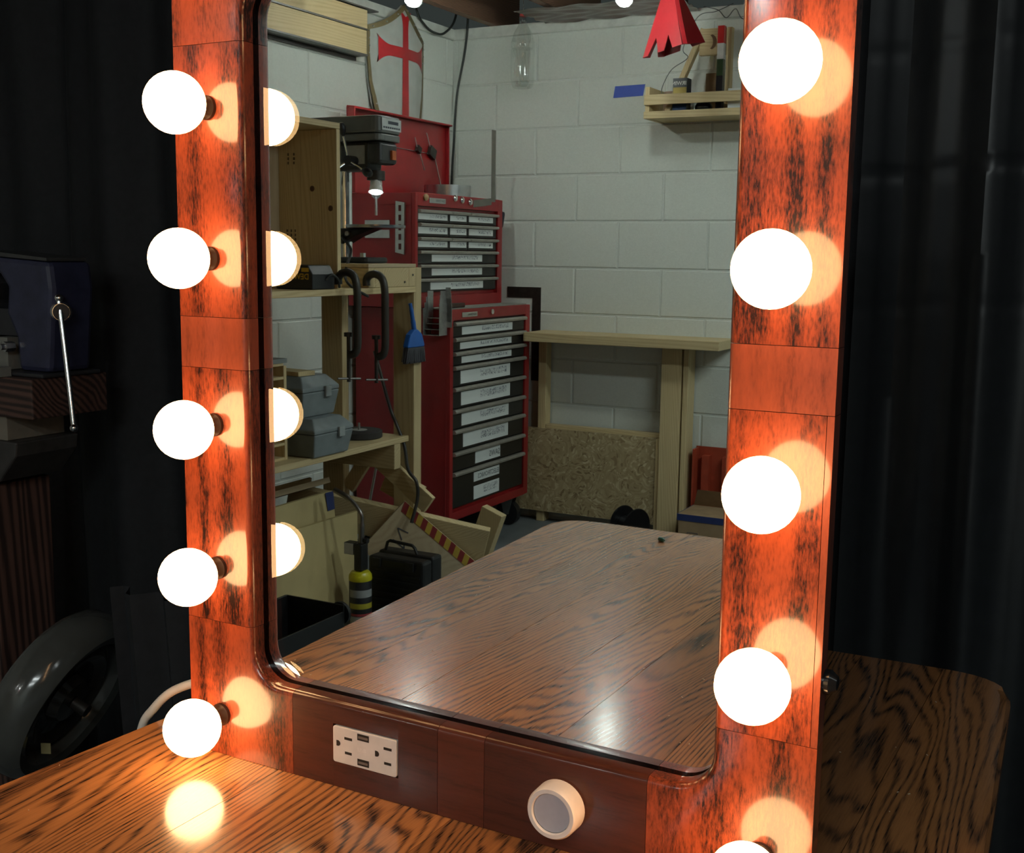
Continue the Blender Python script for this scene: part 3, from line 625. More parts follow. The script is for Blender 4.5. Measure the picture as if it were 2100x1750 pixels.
def cross_grid(vert):
    def f(a, b):
        if vert:
            q = 2*a-1; b2 = b-(0.045*(1-abs(q)) if b > 0.97 else 0); z = 0.90+0.565*b2
            h = 0.019+0.010*(1-b)+0.026*max(0, (b-0.86)/0.14)**2; v = SC-0.01+q*h
        else:
            q = 2*b-1; e = 2*a-1; v = SC-0.01+0.178*e; ae = abs(e)
            if ae > 0.97: v -= math.copysign(0.030*(1-abs(q)), e)
            h = 0.022+0.036*max(0, (ae-0.55)/0.45)**2; z = 1.292+q*h
        s = (v-SC)/SW; return (su(s)+0.0028, v, z)
    return f
t.part('red_cross', MB().grid(cross_grid(True), 4, 40), pm('cross_red', (0.36, 0.014, 0.018), 0.4), smooth=True)
t.part('red_cross', MB().grid(cross_grid(False), 40, 4), pm('cross_red', (0.36, 0.014, 0.018), 0.4), smooth=True)
for i, (z0, z1, v0, lb) in enumerate(((1.246, 1.338, 0.775, 'lowest of three pine boards stacked along the left block wall'), (1.345, 1.4165, 0.77, 'middle of three pine boards stacked along the left block wall'))):
    single('pine_board', lb, 'board', MB().box(0.0225, 0.062, v0, 3.0, z0, z1), pine(1), room=True, bev=0.002, group='boards racked on the left wall')
single('pine_board', 'topmost of three pine boards stacked along the left block wall', 'board', MB().box(0.0225, 0.062, 0.70, 3.0, 1.4735, 1.56), pine(1), room=True, bev=0.002, group='boards racked on the left wall')
t = R_('lumber_bracket', 'dark steel ledge carrying the pine boards on the left wall', 'bracket', (0.03, 1.9, 1.225))
t.part('ledge', MB().box(0.0042, 0.070, 0.775, 3.0, 1.240, 1.2455).box(0.0042, 0.010, 0.775, 3.0, 1.225, 1.240), pm('bracket_dark', (0.05, 0.045, 0.04), 0.5))
t.part('ledge', MB().box(0.0042, 0.068, 0.775, 3.0, 1.3385, 1.3445), pm('bracket_dark', (0.05, 0.045, 0.04), 0.5))
t.part('ledge', MB().box(0.0190, 0.068, 0.70, 3.0, 1.4200, 1.4250).box(0.0190, 0.068, 0.70, 3.0, 1.4725, 1.4730), pm('bracket_dark', (0.05, 0.045, 0.04), 0.5))
# cords
single('extension_cord', 'black cord dropping from the joists down the corner behind the chest', 'cord',
       MB().tube(smoothpts([(0.095, 0.03, 1.70), (0.092, 0.028, 1.50), (0.073, 0.02, 1.37), (0.042, 0.035, 1.18), (0.032, 0.045, 0.96), (0.030, 0.060, 0.78), (0.032, 0.07, 0.60), (0.04, 0.08, FLOOR+0.006)]), 0.0052), CORD(), room=True, smooth=True)
single('extension_cord', 'black cord sagging in a loop between the shield and the ceiling corner', 'cord',
       MB().tube(smoothpts([(0.03, 0.42, 1.69), (0.03, 0.36, 1.50), (0.032, 0.293, 1.443), (0.033, 0.213, 1.424), (0.035, 0.131, 1.438), (0.04, 0.047, 1.52), (0.05, 0.03, 1.71)]), 0.0052), CORD(), room=True, smooth=True)
# ---------------------------------------------------------------- bottle, cone, tape, shelf on the back wall
t = R_('plastic_bottle', 'clear empty plastic bottle hanging against the white block wall', 'bottle', (0.395, 0.10, 1.18))
prof = [(0.0005, 0.006), (0.020, 0.004), (0.040, 0.0), (0.048, 0.012), (0.052, 0.04), (0.052, 0.16), (0.050, 0.165), (0.052, 0.17), (0.051, 0.195), (0.040, 0.232), (0.022, 0.262), (0.0145, 0.278), (0.0145, 0.300)]
t.part('bottle_body', MB().lathe(prof, (0.405, 0.09, 1.185), (0,0,1), 40, cap=False), clear_plastic(), smooth=True)
t.part('bottle_cap', MB().cyl((0.405, 0.09, 1.485), (0.405, 0.09, 1.50), 0.0155), pm('cap_red', (0.35, 0.03, 0.03), 0.4), smooth=True)
t.part('hanging_string', MB().cyl((0.405, 0.09, 1.50), (0.405, 0.09, 1.719), 0.001, n=6), pm('string', (0.6, 0.6, 0.55), 0.8))
# red sheet-metal cone: four sloping faces with notched hems
redc = pm('cone_red', (0.34, 0.016, 0.022), 0.3, coat=0.4, var=0.08)
t = R_('red_cone', 'red folded sheet cone with notched hem hanging from the ceiling', 'cone', (1.23, 0.5, 1.20))
ap = V3((1.215, 0.47, 1.52))
P0, P1, P2, P3 = V3((1.130, 0.50, 1.206)), V3((1.306, 0.56, 1.235)), V3((1.345, 0.42, 1.262)), V3((1.16, 0.36, 1.23))
def facet(a, b, notches):
    """one sloping face; the hem between a and b is cut by pointed notches"""
    a, b = V3(a), V3(b); pts = [ap, a]
    for n0, n1, dp in notches:
        p, q = a.lerp(b, n0), a.lerp(b, n1); mdl = a.lerp(b, (n0+n1)/2).lerp(ap, dp); pts += [p, mdl, q]
    pts.append(b); return pts
for a, b, nt_ in ((P0, P1, [(0.13, 0.40, 0.20), (0.55, 0.76, 0.18)]), (P1, P2, []), (P2, P3, [(0.3, 0.6, 0.2)]), (P3, P0, [(0.3, 0.7, 0.2)])):
    f = facet(a, b, nt_); o = t.part('cone_face', MB().add(f, [tuple(range(len(f)))]), redc)
    sd = o.modifiers.new('thick', 'SOLIDIFY'); sd.thickness = 0.003
t.part('cone_seam', MB().beam(ap.lerp(P1, 0.05)+V3((0.006, 0.006, 0)), P1+V3((0.012, 0.006, 0)), (0.8, -0.6, 0), 0.016, 0.004), redc)
t.part('hanging_string', MB().cyl(ap, (1.215, 0.47, 1.719), 0.0012, n=6), pm('string', (0.6, 0.6, 0.55), 0.8))
single('painter_tape', 'strip of blue masking tape stuck on the white block wall', 'tape', MB().prism([(0.800, 1.134), (0.936, 1.137), (0.945, 1.184), (0.808, 1.182)], lambda a, b, k: (a, k, b), 0.0045, 0.0055), pm('tape_blue', (0.012, 0.045, 0.30), 0.55), room=True)
t = R_('wall_shelf', 'pine box shelf with slatted front mounted on the back wall', 'shelf', (1.4, 0.1, 1.015))
t.part('end_board', MB().box(1.020, 1.038, 0.0045, 0.19, 1.018, 1.145), pine(2), bev=0.001)
t.part('end_board', MB().box(1.88, 1.898, 0.0045, 0.19, 1.018, 1.145), pine(2), bev=0.001)
t.part('front_slat', MB().box(1.020, 1.898, 0.1904, 0.204, 1.072, 1.112), pine(0), bev=0.001)
t.part('front_slat', MB().box(1.020, 1.898, 0.1904, 0.204, 1.018, 1.046), pine(0), bev=0.001)
t.part('shelf_bottom', MB().box(1.0385, 1.8795, 0.0045, 0.190, 1.020, 1.034), pine(0))
t = R_('wooden_bow_frame', 'small wooden frame with leaning stick and crescent cut block on the shelf', 'wooden frame', (1.2, 0.1, 1.034))
t.part('leaning_stick', MB().beam((1.105, 0.155, 1.045), (1.215, 0.06, 1.375), (0, 1, 0), 0.03, 0.022), pine(2), bev=0.001)
blk = t.part('crescent_block', MB().box(1.205, 1.315, 0.055, 0.085, 1.272, 1.375), pine(0), bev=0.002)
cr = [(1.252+0.026*math.cos(a_), 1.322+0.030*math.sin(a_)) for a_ in [math.radians(-75+15*k) for k in range(11)]]+[(1.247+0.016*math.cos(a_), 1.322+0.026*math.sin(a_)) for a_ in [math.radians(75-15*k) for k in range(11)]]
t.part('crescent_cut', MB().prism(cr, lambda a, b, k: (a, k, b), 0.0853, 0.0862), pm('cut_brown', (0.14, 0.075, 0.03), 0.7), blk)
t.part('upright', MB().box(1.318, 1.340, 0.055, 0.085, 1.034, 1.375), pine(2), bev=0.001)
t = R_('striped_stick', 'upright stick painted red, white, green and black on the wall shelf', 'stick', (1.32, 0.12, 1.034))
for z0, z1, c, nm in ((1.305, 1.372, (0.55, 0.03, 0.03), 'red_band'), (1.244, 1.305, (0.62, 0.63, 0.60), 'white_band'), (1.180, 1.244, (0.03, 0.06, 0.025), 'green_band'), (1.034, 1.180, (0.02, 0.018, 0.02), 'black_band')):
    t.part(nm, MB().box(1.300, 1.326, 0.115, 0.141, z0, z1-0.0002), pm('stick_'+nm, c, 0.2, coat=0.5))
t = R_('bit_box', 'boxed drill bit set with yellow and blue label on the wall shelf', 'box', (1.16, 0.13, 1.034))
m = MB().box(1.128, 1.188, 0.115, 0.165, 1.034, 1.176); t.part('carton', m, pm('carton_dark', (0.045, 0.05, 0.055), 0.35))
t.part('yellow_label', MB().box(1.130, 1.186, 0.1652, 0.1660, 1.108, 1.140), pm('label_yellow', (0.40, 0.30, 0.06), 0.5))
t.part('blue_label', MB().box(1.130, 1.186, 0.1652, 0.1660, 1.040, 1.104), pm('label_navy', (0.02, 0.05, 0.14), 0.4))
m = MB(); text_geo(m, 'IRWIN', (1.185, 0.1656, 1.149), (-1, 0, 0), (0, 0, 1), 0.015, bold=True); t.part('lettering', m, pm('letter_white', (0.75, 0.75, 0.7), 0.5))
single('cardboard_sheet', 'small brown cardboard sheet leaning at the back of the wall shelf', 'cardboard', MB().box(1.215, 1.29, 0.012, 0.018, 1.034, 1.21), pm('cardboard', (0.30, 0.20, 0.11), 0.8), room=True)
single('clip_pouch', 'black glossy pouch slumped beside the bit box on the shelf', 'pouch', MB().sphere((1.245, 0.12, 1.062), 0.036, 16, 10, 0.75), BLACKG(), room=True, smooth=True)
single('paint_tin', 'short brown tin at the left end of the wall shelf', 'tin', MB().lathe([(0.034, 0), (0.034, 0.10), (0.032, 0.103)], (1.085, 0.06, 1.0342), (0,0,1), 20), pm('tin_brown', (0.22, 0.14, 0.09), 0.5), room=True, smooth=True)
single('paper_stack', 'white paper block at the right end of the wall shelf', 'paper', MB().box(1.36, 1.50, 0.06, 0.17, 1.034, 1.125), plain_paper, room=True, bev=0.001)
random.seed(5)
for lb, pts_ in (('thin dangling grey wire curling down beside the red cone', [(1.33, 0.05, 1.471), (1.27, 0.08, 1.44), (1.20, 0.10, 1.42), (1.15, 0.12, 1.30), (1.17, 0.12, 1.26), (1.10, 0.11, 1.22), (1.06, 0.10, 1.16), (1.055, 0.10, 1.13)]),
                ('thin tangled grey wire stapled along the sill above the shelf', [(1.20, 0.03, 1.473), (1.26, 0.03, 1.455), (1.30, 0.04, 1.42), (1.34, 0.05, 1.45), (1.37, 0.04, 1.41), (1.45, 0.04, 1.43), (1.55, 0.03, 1.45)])):
    single('loose_wire', lb, 'wire', MB().tube(smoothpts(pts_), 0.0018, 6), pm('wire_grey', (0.10, 0.10, 0.10), 0.6), room=True, smooth=True)

# ---------------------------------------------------------------- bench against the back wall
t = R_('plank_bench', 'rough pine bench at the back wall with thick plank top and OSB front panel', 'bench', (0.9, 0.1, FLOOR))
t.part('bench_plank', MB().box(0.490, 1.378, 0.0045, 0.215, 0.090, 0.130), pine(0), bev=0.003)
t.part('post', MB().box(1.095, 1.183, 0.0045+0.02, 0.108, FLOOR, 0.0895), pine(2), bev=0.002)
t.part('post', MB().box(1.190, 1.213, 0.0145, 0.102, FLOOR, 0.0895), pine(2), bev=0.002)
t.part('post', MB().box(0.495, 0.533, 0.0145, 0.068, FLOOR, 0.0895), pine(2), bev=0.002)
t.part('rail', MB().box(0.535, 1.090, 0.0300, 0.068, -0.320, -0.290), pine(0), bev=0.002)
t.part('osb_panel', MB().box(0.34, 1.072, 0.0685, 0.080, -0.690, -0.308), osb())
t.part('cleat', MB().box(1.074, 1.093, 0.0685, 0.090, FLOOR, -0.31), pine(2))
t = R_('cable_reel', 'black empty cable reel lying on the floor before the OSB panel', 'reel', (1.03, 0.22, FLOOR))
ax = V3((0.90, 0.42, 0)).normalized(); c0 = V3((1.025, 0.24, FLOOR+0.078))
for s_ in (-1, 1): t.part('flange', MB().lathe([(0.02, -0.003), (0.074, -0.003), (0.077, 0.0), (0.074, 0.004), (0.02, 0.003)], c0+ax*0.042*s_, ax, 32), BLACKG(), smooth=True)
t.part('hub', MB().cyl(c0-ax*0.038, c0+ax*0.038, 0.032, n=24), BLACKP(), smooth=True)
t = R_('orange_bin', 'orange red plastic trough standing behind the cardboard box', 'bin', (1.33, 0.06, FLOOR))
org = pm('orange_plastic', (0.36, 0.055, 0.025), 0.45)
t.part('bin_back', MB().prism([(1.238, FLOOR), (1.52, FLOOR), (1.53, -0.335), (1.232, -0.335)], lambda a, b, k: (a, k, b), 0.012, 0.02), org)
t.part('bin_side', MB().box(1.238, 1.246, 0.0205, 0.085, FLOOR, -0.34).box(1.512, 1.52, 0.0205, 0.085, FLOOR, -0.34), org)
for k in range(3): t.part('bin_rib', MB().box(1.268+k*0.09, 1.300+k*0.09, 0.0205, 0.05, FLOOR, -0.37), org)
t = R_('cardboard_box', 'cardboard box with blue tape on its rim in the right corner', 'box', (1.42, 0.22, FLOOR))
cb = pm('cardboard', (0.30, 0.20, 0.11), 0.8)
t.part('carton', MB().prism([(1.272, FLOOR), (1.56, FLOOR), (1.57, -0.575), (1.258, -0.575)], lambda a, b, k: (a, k, b), 0.10, 0.30), cb)
t.part('flap', MB().add([(1.258, 0.10, -0.574), (1.57, 0.10, -0.574), (1.57, 0.14, -0.50), (1.285, 0.14, -0.50)], [(0, 1, 2, 3)]), cb)
t.part('blue_tape', MB().box(1.2555, 1.5725, 0.3004, 0.3014, -0.602, -0.575).box(1.255, 1.2577, 0.10, 0.3014, -0.602, -0.575), pm('tape_navy', (0.02, 0.035, 0.13), 0.5))
m = MB(); [m.box(a, b, 0.3003, 0.3010, c, d) for a, b, c, d in ((1.300, 1.345, -0.650, -0.648), (1.300, 1.345, -0.690, -0.688), (1.300, 1.302, -0.69, -0.648), (1.343, 1.345, -0.69, -0.648))]
t.part('box_stamp', m, ink)

# ---------------------------------------------------------------- shelving bench along the left wall with the drill press
t = R_('workbench', 'pine workbench with shelf along the left wall carrying the drill press', 'bench', (0.4, 1.9, FLOOR))
t.part('top_plank', MB().box(0.10, 0.40, 1.40, 2.75, 0.336, 0.356), pine(1), bev=0.002)
t.part('top_plank', MB().box(0.402, 0.690, 1.40, 2.75, 0.336, 0.356), pine(1), bev=0.002)
rs = t.part('riser', MB().box(0.34, 0.690, 1.640, 1.678, 0.3565, 0.420).box(0.34, 0.690, 1.405, 1.443, 0.3565, 0.420).box(0.653, 0.690, 1.4435, 1.6395, 0.3565, 0.420), pine(0), bev=0.002)
t.part('riser_top', MB().box(0.33, 0.692, 1.402, 1.682, 0.4205, 0.432), ply(1), bev=0.001)
for v, z in ((1.47, 0.372), (1.60, 0.372), (1.42, 0.395)): t.part('screw', MB().cyl((0.6902, v, z), (0.692, v, z), 0.004, n=10), DARKSTEEL())
t.part('post', MB().box(0.598, 0.640, 1.352, 1.3995, FLOOR, 0.4195).box(0.640, 0.682, 1.352, 1.3995, FLOOR, 0.4195), pine(2), bev=0.002, label='front post with hanging dust brush')
t.part('post', MB().box(0.330, 0.418, 1.41, 1.448, FLOOR, 0.3355), pine(2), bev=0.002)
t.part('post', MB().box(0.598, 0.682, 2.68, 2.72, FLOOR, 0.3355), pine(2), bev=0.002)
t.part('post', MB().box(0.10, 0.188, 2.68, 2.72, FLOOR, 0.3355), pine(2), bev=0.002)
t.part('back_panel', MB().box(0.10, 0.112, 1.45, 2.67, 0.05, 0.3355), ply(1))
t.part('lower_shelf', MB().box(0.12, 0.665, 1.405, 2.67, -0.175, -0.155), pine(1), bev=0.002)
t.part('shelf_rail', MB().box(0.12, 0.664, 1.455, 1.493, -0.262, -0.1755), pine(0), bev=0.002)
# crate standing on the bench, open to the room
t = R_('wooden_crate', 'open knotty pine crate standing on end on the left workbench', 'crate', (0.56, 2.1, 0.3565))
CU0, CU1, CZ0, CZ1, CVa, CVb = 0.450, 0.672, 0.357, 0.836, 1.800, 2.45
for k, (a, b) in enumerate(((0.450, 0.535), (0.5355, 0.613), (0.6135, 0.672))):
    sb = t.part('side_board', MB().box(a, b, CVa, CVa+0.018, CZ0, CZ1), pine(2), bev=0.001)
    if k:
        for zk in ((0.66, 0.60)[k-1],): t.part('knot', MB().lathe([(0.009, 0), (0.007, 0.0006), (0.0001, 0.0008)], ((a+b)/2+0.005, CVa+0.0181, zk), (0, 1, 0), 12), pm('knot_brown', (0.10, 0.045, 0.02), 0.6), sb)
t.part('side_board', MB().box(CU0, CU1, CVb-0.018, CVb, CZ0, CZ1), pine(2))
t.part('top_board', MB().box(CU0, CU1, CVa, CVb, CZ1+0.0005, CZ1+0.0185), pine(1), bev=0.001)
t.part('back_board', MB().box(CU0-0.0125, CU0-0.0005, CVa, CVb, CZ0, CZ1+0.018), ply(2))
stamp = pm('stamp_ink', (0.10, 0.07, 0.045), 0.8)
m = MB(); random.seed(2)
for cx, zs in ((0.482, 0.50), (0.498, 0.50), (0.514, 0.50), (0.490, 0.785), (0.512, 0.785)):
    for k in range(7 if zs < 0.6 else 3):
        z = zs-0.05+k*0.013; m.box(cx-0.004, cx+0.003*random.random(), CVa+0.0181, CVa+0.0187, z, z+0.008)
t.part('stamp', m, stamp)
# charger
t = R_('battery_charger', 'black battery charger with yellow lettering inside the crate', 'charger', (0.63, 1.95, 0.3565))
t.part('charger_body', MB().prism([(0, 0), (0.16, 0), (0.16, 0.045), (0.14, 0.072), (0.01, 0.072), (0, 0.06)], lambda a, b, k: (0.552+a*0.85, k, 0.3568+b), 1.855, 1.965), BLACKP(), bev=0.003)
m = MB(); text_geo(m, 'DEWALT', (0.676, 1.9655, 0.3568+0.030), (-1, 0, 0), (0, 0, 1), 0.017, bold=True); t.part('lettering', m, pm('dw_yellow', (0.65, 0.42, 0.02), 0.5))
t.part('yellow_badge', MB().box(0.648, 0.675, 1.9652, 1.9658, 0.3568+0.052, 0.3568+0.064), pm('dw_yellow', (0.65, 0.42, 0.02), 0.5))
t.part('charger_cord', MB().tube(smoothpts([(0.688, 1.90, 0.385), (0.700, 1.885, 0.400), (0.708, 1.865, 0.385), (0.702, 1.85, 0.362)]), 0.004), CORD(), smooth=True)
# drill press
t = R_('drill_press', 'grey bench drill press with work light on the left bench', 'drill press', (0.53, 1.53, 0.4325))
hg = pm('press_grey', (0.15, 0.16, 0.155), 0.38, coat=0.2)
cv = rounded([(0.26, 1.415), (0.648, 1.415), (0.648, 1.555), (0.26, 1.555)], 0.03, 4)
cvr = t.part('belt_cover', MB().prism(cv, lambda a, b, k: (a, b, k), 0.852, 0.908), hg, bev=0.008)
t.part('belt_cover_base', MB().prism(cv, lambda a, b, k: (a, b, k), 0.828, 0.8505), hg, bev=0.004)
t.part('cover_label', MB().box(0.6485, 0.6495, 1.428, 1.540, 0.862, 0.900), pm('plate_white', (0.62, 0.66, 0.66), 0.4), cvr)
m = MB(); m.box(0.6496, 0.6500, 1.445, 1.505, 0.882, 0.892); [m.box(0.6496, 0.6500, 1.436+k*0.0125, 1.445+k*0.0125, 0.868, 0.8735) for k in range(8)]
t.part('label_print', m, ink, cvr)
t.part('cover_knob', MB().sphere((0.40, 1.560, 0.868), 0.010, 12, 8), BLACKP(), cvr, smooth=True)
t.part('column', MB().cyl((0.462, 1.485, 0.4335), (0.462, 1.485, 0.828), 0.024, n=28), CHROME(), smooth=True)
t.part('head_casting', MB().box(0.405, 0.585, 1.44, 1.53, 0.735, 0.8275).box(0.585, 0.640, 1.432, 1.538, 0.755, 0.8275), pm('casting_dark', (0.035, 0.037, 0.037), 0.45), bev=0.012)
t.part('spec_plate', MB().box(0.50, 0.575, 1.5303, 1.5313, 0.755, 0.815), pm('plate_grey', (0.30, 0.31, 0.31), 0.5))
t.part('switch', MB().box(0.6402, 0.648, 1.455, 1.478, 0.770, 0.800), pm('switch_orange', (0.55, 0.13, 0.03), 0.4))
qq = [(0.575, 1.485, z) for z in (0.735, 0.700)]
t.part('quill', MB().cyl((0.588, 1.485, 0.7345), (0.588, 1.485, 0.705), 0.030, n=24), DARKSTEEL(), smooth=True)
t.part('chuck', MB().lathe([(0.006, 0), (0.014, 0.008), (0.020, 0.022), (0.0205, 0.03), (0.0185, 0.032), (0.0205, 0.034), (0.0205, 0.042), (0.0185, 0.044), (0.0205, 0.046), (0.019, 0.060)], (0.588, 1.485, 0.6445), (0,0,1), 24), STEEL(), smooth=True)
t.part('drill_bit', MB().cyl((0.588, 1.485, 0.644), (0.588, 1.485, 0.590), 0.004, n=10), STEEL(), smooth=True)
t.part('feed_hub', MB().cyl((0.535, 1.531, 0.765), (0.535, 1.572, 0.765), 0.016, n=18), BLACKP(), smooth=True)
for a_ in (95, 215, 335):
    d = V3((math.cos(math.radians(a_)), 0.25, math.sin(math.radians(a_)))).normalized(); p = V3((0.535, 1.565, 0.765))
    hn = t.part('feed_handle', MB().cyl(p, p+d*0.085, 0.0035, n=8), CHROME(), smooth=True)
    t.part('handle_knob', MB().lathe([(0.004, 0), (0.012, 0.012), (0.015, 0.028), (0.010, 0.042), (0.0005, 0.045)], p+d*0.078, d, 14), BLACKP(), hn, smooth=True)
t.part('work_table', MB().lathe([(0.0005, 0.0), (0.098, 0.0), (0.1, 0.004), (0.1, 0.010), (0.0005, 0.011)], (0.585, 1.485, 0.5485), (0,0,1), 36), pm('cast_table', (0.35, 0.36, 0.38), 0.25, 0.9), smooth=True)
t.part('table_bracket', MB().prism([(0.42, 0.50), (0.47, 0.495), (0.52, 0.52), (0.60, 0.5475), (0.42, 0.5475)], lambda a, b, k: (a, k, b), 1.455, 1.518), BLACKP(), bev=0.005)
t.part('table_clamp', MB().cyl((0.50, 1.5185, 0.53), (0.50, 1.53, 0.53), 0.008, n=12), STEEL(), smooth=True)
t.part('base', MB().prism(rounded([(0.385, 1.42), (0.60, 1.42), (0.60, 1.55), (0.385, 1.55)], 0.03, 4), lambda a, b, k: (a, b, k), 0.4325, 0.452), pm('casting_dark', (0.035, 0.037, 0.037), 0.45), bev=0.006)
t.part('base_bolt', MB().cyl((0.565, 1.53, 0.4525), (0.565, 1.53, 0.466), 0.010, n=6), STEEL())
lg = t.part('work_light', MB().lathe([(0.006, -0.03), (0.017, -0.02), (0.022, 0.0), (0.022, 0.012)], (0.606, 1.512, 0.675), (0.2, 0.35, -1), 20, cap=False), WHITEP(), smooth=True)
t.part('light_lens', MB().lathe([(0.0005, 0.0), (0.0205, 0.0), (0.0205, 0.010), (0.0005, 0.014)], (0.606, 1.512, 0.675), (0.2, 0.35, -1), 20), emission('work_light_glow', (0.85, 0.95, 1.0), 30.0), lg, smooth=True)
single('extension_cord', 'dark cord running from the drill press column down to the bench', 'cord', MB().tube(smoothpts([(0.47, 1.52, 0.52), (0.53, 1.56, 0.49), (0.58, 1.62, 0.465), (0.615, 1.70, 0.40), (0.66, 1.735, 0.364), (0.705, 1.70, 0.33)]), 0.0045), CORD(), room=True, smooth=True)
# C-clamps hooked over the bench edge
def c_clamp(v, ztop, lab, w_=0.055, h=0.30):
    t = R_('c_clamp', lab, 'clamp', (0.72, v, ztop-h-0.09), 'clamps hung on the bench edge')
    p = [(0.668, v, ztop-0.034), (0.668, v, ztop-0.014), (0.682, v, ztop), (0.705, v, ztop+0.003), (0.728, v, ztop-0.012), (0.737, v, ztop-0.05), (0.738, v, ztop-h*0.5), (0.738, v, ztop-h+0.03), (0.730, v, ztop-h), (0.712, v, ztop-h-0.008)]
    t.part('clamp_frame', MB().tube(smoothpts([(a+0.012, b, c+0.012) for a, b, c in p], 5), 0.0125, 10), pm('clamp_iron', (0.055, 0.052, 0.045), 0.42, 0.5), smooth=True)
    t.part('clamp_screw', MB().cyl((0.716, v, ztop-h+0.06), (0.716, v, ztop-h-0.08), 0.006, n=12), DARKSTEEL(), smooth=True)
    t.part('clamp_pad', MB().cyl((0.716, v, ztop-h+0.06), (0.716, v, ztop-h+0.072), 0.014, n=14), DARKSTEEL(), smooth=True)
    t.part('tommy_bar', MB().cyl((0.700, v+0.035, ztop-h-0.068), (0.735, v-0.035, ztop-h-0.072), 0.0035, n=8), pm('bar_grey', (0.16, 0.15, 0.14), 0.45, 0.6), smooth=True)
c_clamp(1.825, 0.392, 'left of two iron C clamps hooked over the workbench edge', h=0.24)
c_clamp(1.675, 0.385, 'right of two iron C clamps hooked over the workbench edge', h=0.25)
# dust brush on the post
t = R_('dust_brush', 'small blue dust brush with dark bristles hanging on the bench post', 'brush', (0.70, 1.42, 0.10))
bl_ = pm('brush_blue', (0.015, 0.12, 0.46), 0.4)
t.part('brush_handle', MB().tube(smoothpts([(0.690, 1.436, 0.300), (0.692, 1.432, 0.280), (0.694, 1.424, 0.24), (0.696, 1.420, 0.21)]), [0.006]*8+[0.007]*8+[0.0085]*9, 10), bl_, smooth=True)
t.part('brush_head', MB().prism([(-0.010, 0.212), (0.010, 0.212), (0.036, 0.196), (0.052, 0.160), (0.052, 0.152), (-0.052, 0.152), (-0.052, 0.160), (-0.036, 0.196)], lambda a, b, k: (k, 1.420+a, b), 0.684, 0.706), bl_, bev=0.004)
m = MB(); random.seed(4)
for i in range(60):
    a = -0.050+0.100*(i/59); l = random.uniform(-0.004, 0.004)
    for k in (0.687, 0.693, 0.699, 0.704): m.cyl((k, 1.420+a, 0.1518), (k+random.uniform(-.003, .003), 1.420+a*1.25, 0.102+l), 0.0012, n=4)
t.part('bristles', m, pm('bristle', (0.075, 0.075, 0.085), 0.8), kind='stuff')
# grey tool boxes on the lower shelf
def tool_box(u0, u1, v0, v1, z0, h, lab):
    t = R_('plastic_toolbox', lab, 'toolbox', ((u0+u1)/2, (v0+v1)/2, z0))
    gp = pm('toolbox_grey', (0.20, 0.23, 0.24), 0.45)
    t.part('toolbox_body', MB().add([(u0+0.01, v0+0.01, z0), (u1-0.015, v0+0.01, z0), (u1-0.015, v1-0.015, z0), (u0+0.01, v1-0.015, z0), (u0, v0, z0+h*0.62), (u1, v0, z0+h*0.62), (u1, v1, z0+h*0.62), (u0, v1, z0+h*0.62)],
        [(0,3,2,1),(4,5,6,7),(0,1,5,4),(1,2,6,5),(2,3,7,6),(3,0,4,7)]), gp, bev=0.004)
    z1 = z0+h*0.62+0.001
    t.part('toolbox_lid', MB().add([(u0, v0, z1), (u1, v0, z1), (u1, v1, z1), (u0, v1, z1), (u0, v0, z1+h*0.1), (u1, v0, z1+h*0.1), (u1, v1, z1+h*0.1), (u0, v1, z1+h*0.1), (u0+0.03, v0+0.03, z0+h), (u1-0.03, v0+0.03, z0+h), (u1-0.03, v1-0.03, z0+h), (u0+0.03, v1-0.03, z0+h)],
        [(0,3,2,1),(0,1,5,4),(1,2,6,5),(2,3,7,6),(3,0,4,7),(4,5,9,8),(5,6,10,9),(6,7,11,10),(7,4,8,11),(8,9,10,11)]), gp, bev=0.003)
    vm = v0+0.35*(v1-v0)
    t.part('latch', MB().box(u1+0.0004, u1+0.008, vm-0.014, vm+0.014, z0+h*0.48, z0+h*0.74), pm('latch_grey', (0.30, 0.33, 0.33), 0.4), bev=0.001)
    t.part('latch', MB().box((u0+u1)/2-0.02, (u0+u1)/2+0.02, v1+0.0004, v1+0.008, z0+h*0.48, z0+h*0.74), pm('latch_grey', (0.30, 0.33, 0.33), 0.4), bev=0.001)
tool_box(0.40, 0.690, 1.765, 1.965, -0.1545, 0.118, 'lower of two grey plastic toolboxes stacked on the bench shelf')
tool_box(0.36, 0.640, 1.77, 1.955, -0.036, 0.125, 'upper of two grey plastic toolboxes, with a wood offcut on its lid')
single('wood_offcut', 'thin wood offcut lying on the upper grey toolbox', 'offcut', MB().obox((0.52, 1.88, 0.0965), (0.085, 0.01, 0), (-0.005, 0.035, 0), (0, 0, 0.007)), pine(0), room=True, bev=0.001)
t = R_('grinding_wheel', 'dark grinding wheel lying flat on the lower bench shelf', 'grinding wheel', (0.545, 1.53, -0.1545))
t.part('abrasive_disc', MB().lathe([(0.012, 0.0), (0.076, 0.0), (0.079, 0.003), (0.079, 0.022), (0.076, 0.025), (0.012, 0.025)], (0.545, 1.53, -0.1545), (0,0,1), 36), pm('abrasive', (0.035, 0.032, 0.03), 0.85, bump=0.3, scale=300), smooth=True)
t.part('paper_blotter', MB().lathe([(0.012, 0.0252), (0.028, 0.0252), (0.028, 0.0262), (0.012, 0.0262)], (0.545, 1.53, -0.1545), (0,0,1), 24), pm('blotter', (0.32, 0.32, 0.30), 0.7))
t.part('arbor', MB().cyl((0.545, 1.53, -0.150), (0.545, 1.53, -0.105), 0.004, n=10), STEEL(), smooth=True)
single('wood_strip', 'thin pale wood strip lying behind the grinding wheel on the shelf', 'strip', MB().beam((0.30, 1.66, -0.145), (0.50, 1.50, -0.145), (0, 0, 1), 0.018, 0.012), pine(0), room=True)
